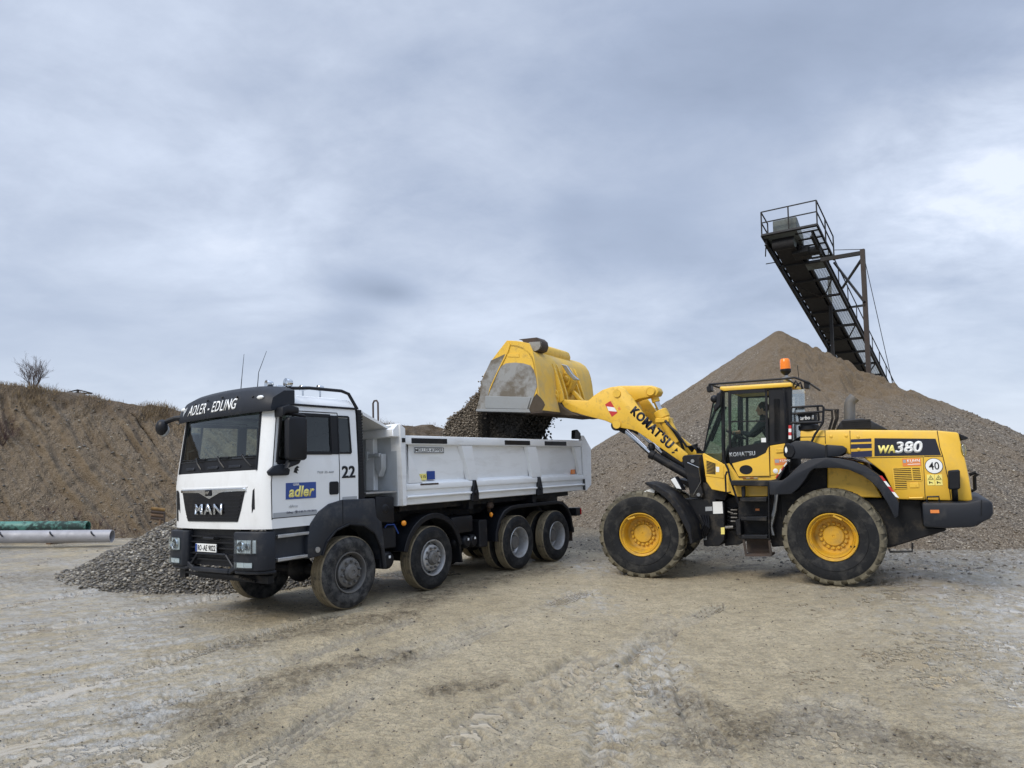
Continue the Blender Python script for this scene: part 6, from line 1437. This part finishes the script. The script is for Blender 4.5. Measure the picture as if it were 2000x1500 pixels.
# ---------------------------------------------------------------- the conveyor
def conveyor():
    Hd=WF.at(1540,470,1,30.); az,inc=R(39),R(20.6)
    e1=Vector((math.sin(az)*math.cos(inc),math.cos(az)*math.cos(inc),-math.sin(inc))); lat=Vector((-math.cos(az),math.sin(az),0)); up=e1.cross(lat).normalized()
    CM=Matrix((( e1.x,lat.x,up.x,Hd.x),(e1.y,lat.y,up.y,Hd.y),(e1.z,lat.z,up.z,Hd.z),(0,0,0,1))); fr=Frame(CM)
    def at(px,py,z=0.): return fr.at(*c7(px,py),2,z)
    t=thing('belt_conveyor','dark inclined belt conveyor with railed head platform rising over the big gravel heap','conveyor',CM)
    uz=(CM.to_3x3().inverted()@Vector((0,0,1))).normalized()
    yl=(at(345,605).y+at(520,900).y+at(690,1195).y)/3; yr=(at(640,490).y+at(830,860).y+at(960,1120).y)/3
    xe=at(1090,1410).x+6.; x0=at(215,390).x
    ym=at(590,650).y; W_=yl-yr
    print('conv',yl,yr,ym,x0,xe)
    for y,n in ((yl,1),(yr,1)):
        f=B(CONV); f.box((x0,y-.06,-.20),(xe,y+.06,-.17)); f.box((x0,y-.06,.10),(xe,y+.06,.13)); f.box((x0,y-.012,-.17),(xe,y+.012,.10)); f.build('side_beam',t)
    f=B(CONV)
    f.box((x0+.8,ym-.05,-.12),(xe,ym+.05,.04)); f.build('walkway_beam',t)
    yb0,yb1=ym+.10,yl-.20
    b=B(BELT); b.box((x0+.2,yb0,.16),(xe,yb1,.185)); b.box((x0+.5,yb0+.02,-.16),(xe,yb1-.02,-.135)); b.build('belt',t)
    k=B(CONV); x=x0+1.2
    while x<xe: k.cyl((x,yb0-.02,.10),(x,yb1+.04,.10),.055,8); x+=.55
    k.build('idler_rollers',t)
    k=B(CONV); x=x0+1.9; i=0
    while x<xe:
        k.box((x-.05,yr,-.24),(x+.05,yl,-.14)); 
        if i%3==1: k.bar((x,yr,-.2),(x+1.5,ym,-.2),.05,.05); k.bar((x,yb1,-.26),(x+1.5,yb0,-.26),.05,.04)
        x+=1.5; i+=1
    k.build('cross_beam',t)
    # open grating of the walkway: real bars
    g=B(CONVG); x=x0+2.6
    while x<xe: g.box((x-.006,yr+.06,-.01),(x+.006,ym-.05,.02)); x+=.10
    y=yr+.10
    while y<ym-.05: g.box((x0+2.6,y-.004,.0),(xe,y+.004,.018)); y+=.12
    g.build('walkway_grating',t)
    # skirt with slots along the left edge
    # head: drum, drive, chute
    d=B(CONVG); d.cyl((x0+.45,yb0,.02),(x0+.45,yb1,.02),.24,24); d.build('head_drum',t)
    d=B(BELT); d.lathe([(.265,yb0),(.265,yb1)],(x0+.45,0,.0),(0,1,0),24); d.build('belt_wrap',t)
    d=B(CONV); d.box((x0+.9,ym-.35,-.28),(x0+1.5,ym+.35,.1)); d.cyl((x0+1.2,ym-.8,-.1),(x0+1.2,ym+.1,-.1),.2,16); d.bar((x0+.3,yl+.1,-.1),(x0+1.0,yl+.35,-.1),.05,.05); d.bar((x0+1.5,yl,-.15),(x0+1.5,yl+.5,-.15),.05,.05); d.build('drive_unit',t,bevel=.02)
    d=B(CONVG); d.box((x0+2.0,yr+.05,-.20),(x0+2.5,ym+.1,-.02)); d.build('deck_plate',t)
    # head platform with rails
    pz=.22
    A,Bc,Cc=at(185,342,pz),at(600,257,pz),at(727,520,pz)
    pxa=(A.x+Bc.x)/2; ya,yb_=A.y,(Bc.y+Cc.y)/2; pxc=Cc.x
    p=B(CONV); p.box((pxa-.05,yb_,pz-.1),(pxa+.05,ya,pz)); p.box((pxa,yb_-.04,pz-.1),(pxc,yb_+.04,pz)); p.box((pxa,ya-.04,pz-.1),(pxc*.45,ya+.04,pz))
    x=pxa+.35
    while x<pxc: p.box((x-.03,yb_,pz-.08),(x+.03,ym,pz-.02)); x+=.5
    p.build('head_platform',t)
    g=B(CONVG); g.box((pxa+.06,yb_+.9,pz-.03),(pxa+1.0,ya-.05,pz-.01)); g.build('platform_deck',t)
    g=B(CONVG); x=pxa+.06
    while x<pxc: g.box((x-.008,yb_+.05,pz-.03),(x+.008,yb_+.9,pz-.01)); x+=.09
    g.build('platform_grating',t)
    r=B(CONV); hgt=1.05
    def rail(p,q,n):
        p,q=Vector(p),Vector(q)
        for h in (hgt,hgt*.52): r.bar(p+uz*h,q+uz*h,.045,.045,uz)
        for i in range(n+1): s=p.lerp(q,i/n); r.bar(s,s+uz*hgt,.05,.05,(0,1,0))
    rail((pxa,ya,pz),(pxa,yb_,pz),2); rail((pxa,yb_,pz),(pxc,yb_,pz),2); rail((pxa,ya,pz),(pxa+.9,ya,pz),1)
    r.build('platform_railing',t)
    r=B(CONV)
    def rail2(x,y,xz_,n):
        for h in (hgt*.95,): r.bar(Vector((x,y,0))+uz*h,Vector((xz_,y,0))+uz*h,.04,.04,uz)
        for i in range(n+1): s=Vector((x+(xz_-x)*i/n,y,0)); r.bar(s,s+uz*hgt*.95,.04,.04,(0,1,0))
    rail2(pxc+.3,yr,xe,10); r.build('walkway_railing',t)
    # grey drum housing on the platform
    q=at(250,322,pz); e=at(430,290,pz); b=B(CONVG); O=Vector((pxa+.25,0,pz)); w0,w1=max(q.y,e.y),min(q.y,e.y)
    V=[]
    for y in (w0,w1):
        for dx,h in ((0,0),(1.1,0),(1.1,.55),(.15,.95),(0,.9)): V.append(Vector((pxa+.3+dx,y,pz))+uz*h*.8)
    b.add(V,[(0,1,2,3,4),(9,8,7,6,5)]+[(i,(i+1)%5,5+(i+1)%5,5+i) for i in range(5)]); b.build('drive_cover',t,bevel=.02)
    # mast frame on the right side
    ymast=yb_-1.65; xm=pxc+.05
    m=B(MAST); top=fr.at(*c7(940,450),1,ymast); xm=top.x
    foot=top-uz*14; m.bar(top,foot,.17,.17,(0,1,0)); mo=m.build('mast',t)
    m=B(CONV); base_=Vector((top.x,yb_,top.z))-uz*.15; m.bar(top-uz*.15,base_,.14,.16,uz); m.bar(top-uz*.35,fr.at(*c7(790,740),1,yr),.09,.09); 
    m.bar(fr.at(*c7(728,550),1,yb_),fr.at(*c7(955,845),1,ymast),.08,.08); m.bar(fr.at(*c7(850,885),1,yr),fr.at(*c7(958,870),1,ymast),.09,.09); m.build('mast_brace',t)
    m=B(CONV); s=fr.at(*c7(690,650),1,ym); m.bar(s,s-uz*9,.14,.14,(0,1,0)); s=fr.at(*c7(690,1190),1,yl); m.bar(s,s-uz*6,.2,.2,(0,1,0)); m.build('support_leg',t)
    m=B(CONV); m.tube([top,fr.at(*c7(1165,1450),1,ymast-.6)],.014,4); m.tube([fr.at(*c7(725,455),1,yb_),top],.016,4); m.build('guy_wire',t)
    s=B(CONV); x=x0+1.2
    while x<xe: s.box((x,yl-.19,-.02),(x+.28,yl-.10,.02)); x+=.62
    s.build('slotted_edge',t)
conveyor()
# ---------------------------------------------------------------- gravel being tipped, and the load
def pour():
    g=np.random.default_rng(31)
    # the load lying in the truck body (truck frame)
    nx,ny=90,30; X,Y=np.meshgrid(np.linspace(-6.82,-1.07,nx),np.linspace(-1.16,1.16,ny),indexing='ij')
    def lz(X,Y): return 2.02+.36*np.exp(-(((X+4.6)/1.5)**2+(Y/1.3)**2))+.05*fbm(X*2,Y*2,3,91)
    P=np.stack([X.ravel(),Y.ravel(),lz(X,Y).ravel()],1)
    o=nmesh('gravel_load',P,gridfaces(nx,ny),CORE); o.matrix_world=TM
    n=5000; x,y=g.uniform(-6.7,-1.15,n),g.uniform(-1.1,1.1,n); s=.015+.025*g.power(.6,n); st=stones('pebbles',np.stack([x,y,lz(x,y)+s*.3],1),s,STONEF,.6,33); st.parent=o; tag(st,kind='stuff')
    tag(o,'gravel lying in the open body of the white tipper truck','gravel load',kind='stuff')
    # the falling stream, in the loader frame: sections across the bucket
    out=np.array(LX(c3,1.25,'372,420 352,470 330,520 285,560 262,600 230,632 180,668 130,705 108,735 98,790 85,900 330,900 330,700 335,600 360,470'))
    from mathutils.geometry import tessellate_polygon
    def inside(px,pz):
        c=np.zeros(px.shape,bool); m=len(out)
        for i in range(m):
            (x1,z1),(x2,z2)=out[i],out[i-1]; k=((z1>pz)!=(z2>pz))&(px<(x2-x1)*(pz-z1)/(z2-z1+1e-9)+x1); c^=k
        return c
    root=bpy.data.objects.new('falling_gravel',None); COL.objects.link(root); root.matrix_world=LM
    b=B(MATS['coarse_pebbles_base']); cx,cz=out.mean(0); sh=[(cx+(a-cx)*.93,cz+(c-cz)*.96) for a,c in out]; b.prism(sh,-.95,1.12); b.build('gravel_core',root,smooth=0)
    m=24000; px=g.uniform(out[:,0].min(),out[:,0].max(),m*4); pz=g.uniform(out[:,1].min(),out[:,1].max(),m*4); k=inside(px,pz); px,pz=px[k][:m],pz[k][:m]
    n=len(px); yy=np.where(g.uniform(0,1,n)<.62,g.uniform(1.04,1.26,n),g.uniform(-1.0,1.2,n)); 
    s=.010+.018*g.power(.5,n); stones('falling_pebbles',np.stack([px,yy,pz],1),s,STONEF,.7,35,root)
    # pebbles bouncing off the outline
    m=1500; i=g.integers(0,10,m); t=g.uniform(0,1,m); p=out[i]*(1-t)[:,None]+out[i+1]*t[:,None]; off=np.abs(g.normal(0,.05,m)); 
    stones('outer_pebbles',np.stack([p[:,0]+off,g.uniform(-.9,1.2,m),p[:,1]+off*.5+.01],1),.012+.02*g.power(.6,m),STONEF,.7,36,root)
    # curtain falling below the bucket floor, its shade put into the near-black colour
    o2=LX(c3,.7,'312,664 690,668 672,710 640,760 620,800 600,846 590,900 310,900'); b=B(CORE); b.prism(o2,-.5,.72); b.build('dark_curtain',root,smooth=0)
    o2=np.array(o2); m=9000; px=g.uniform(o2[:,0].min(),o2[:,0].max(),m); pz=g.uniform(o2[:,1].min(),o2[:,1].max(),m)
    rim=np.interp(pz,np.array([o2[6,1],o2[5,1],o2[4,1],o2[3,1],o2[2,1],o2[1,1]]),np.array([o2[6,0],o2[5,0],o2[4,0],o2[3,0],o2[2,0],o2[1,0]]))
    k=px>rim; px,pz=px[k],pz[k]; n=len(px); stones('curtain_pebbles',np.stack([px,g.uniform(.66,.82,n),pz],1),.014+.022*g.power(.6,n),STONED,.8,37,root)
    # fringe thinning out to the right
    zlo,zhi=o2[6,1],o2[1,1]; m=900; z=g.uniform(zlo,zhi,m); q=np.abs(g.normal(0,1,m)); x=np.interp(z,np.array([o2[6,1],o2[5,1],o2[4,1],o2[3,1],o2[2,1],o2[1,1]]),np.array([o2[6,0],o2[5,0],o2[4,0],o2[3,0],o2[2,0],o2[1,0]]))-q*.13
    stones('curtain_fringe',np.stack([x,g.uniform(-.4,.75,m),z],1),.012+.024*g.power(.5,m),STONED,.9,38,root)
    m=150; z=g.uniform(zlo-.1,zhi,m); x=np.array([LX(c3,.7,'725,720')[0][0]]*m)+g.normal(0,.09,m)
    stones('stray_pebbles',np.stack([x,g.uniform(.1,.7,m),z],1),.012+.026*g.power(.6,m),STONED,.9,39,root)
    tag(root,'stream of gravel pouring from the loader bucket into the truck body','falling gravel',kind='stuff')
pour()

# ---------------------------------------------------------------- tidy: separate pieces become separate parts; nothing deeper than a sub-part
def split(o):
    me=o.data; n=len(me.vertices); par=list(range(n))
    def find(i):
        while par[i]!=i: par[i]=par[par[i]]; i=par[i]
        return i
    for e in me.edges:
        a,b=find(e.vertices[0]),find(e.vertices[1])
        if a!=b: par[a]=b
    groups={}
    for i in range(n): groups.setdefault(find(i),[]).append(i)
    if len(groups)<2: return
    for ids in list(groups.values())[1:]:
        bm=bmesh.new(); bm.from_mesh(me); keep=set(ids); bmesh.ops.delete(bm,geom=[v for v in bm.verts if v.index not in keep],context='VERTS')
        m2=me.copy(); bm.to_mesh(m2); bm.free(); c=o.copy(); c.data=m2; COL.objects.link(c); c.parent=o.parent
    bm=bmesh.new(); bm.from_mesh(me); keep=set(list(groups.values())[0]); bmesh.ops.delete(bm,geom=[v for v in bm.verts if v.index not in keep],context='VERTS'); bm.to_mesh(me); bm.free()
SPLIT={'gate_rib','air_intake_stack','corner_deflector','rubber_pad','subframe','tipping_subframe','roof_rail','rain_gutter','aerial','grab_grip','air_slot','marker_lamp','work_lamp','tarp_bracket','drive_unit','support_leg','guy_wire','side_beam','mast_brace','glass_frame','deck_handrail','cab_grab_rail','right_window_post','stripe_decal','underrun_slats','ladder_step','hanging_step','right_window_post','front_glass','mirror_arm','roof_lamp','axle','headboard_beam','wing_mirror','hydraulic_hoses','fixing_screw','slotted_edge'}
for o in list(COL.objects):
    if o.type=='MESH' and o.name.split('.')[0] in SPLIT and o.parent is not None: split(o)
for _ in range(3):
    for o in list(COL.objects):
        if o.parent and o.parent.parent and o.parent.parent.parent: o.parent=o.parent.parent
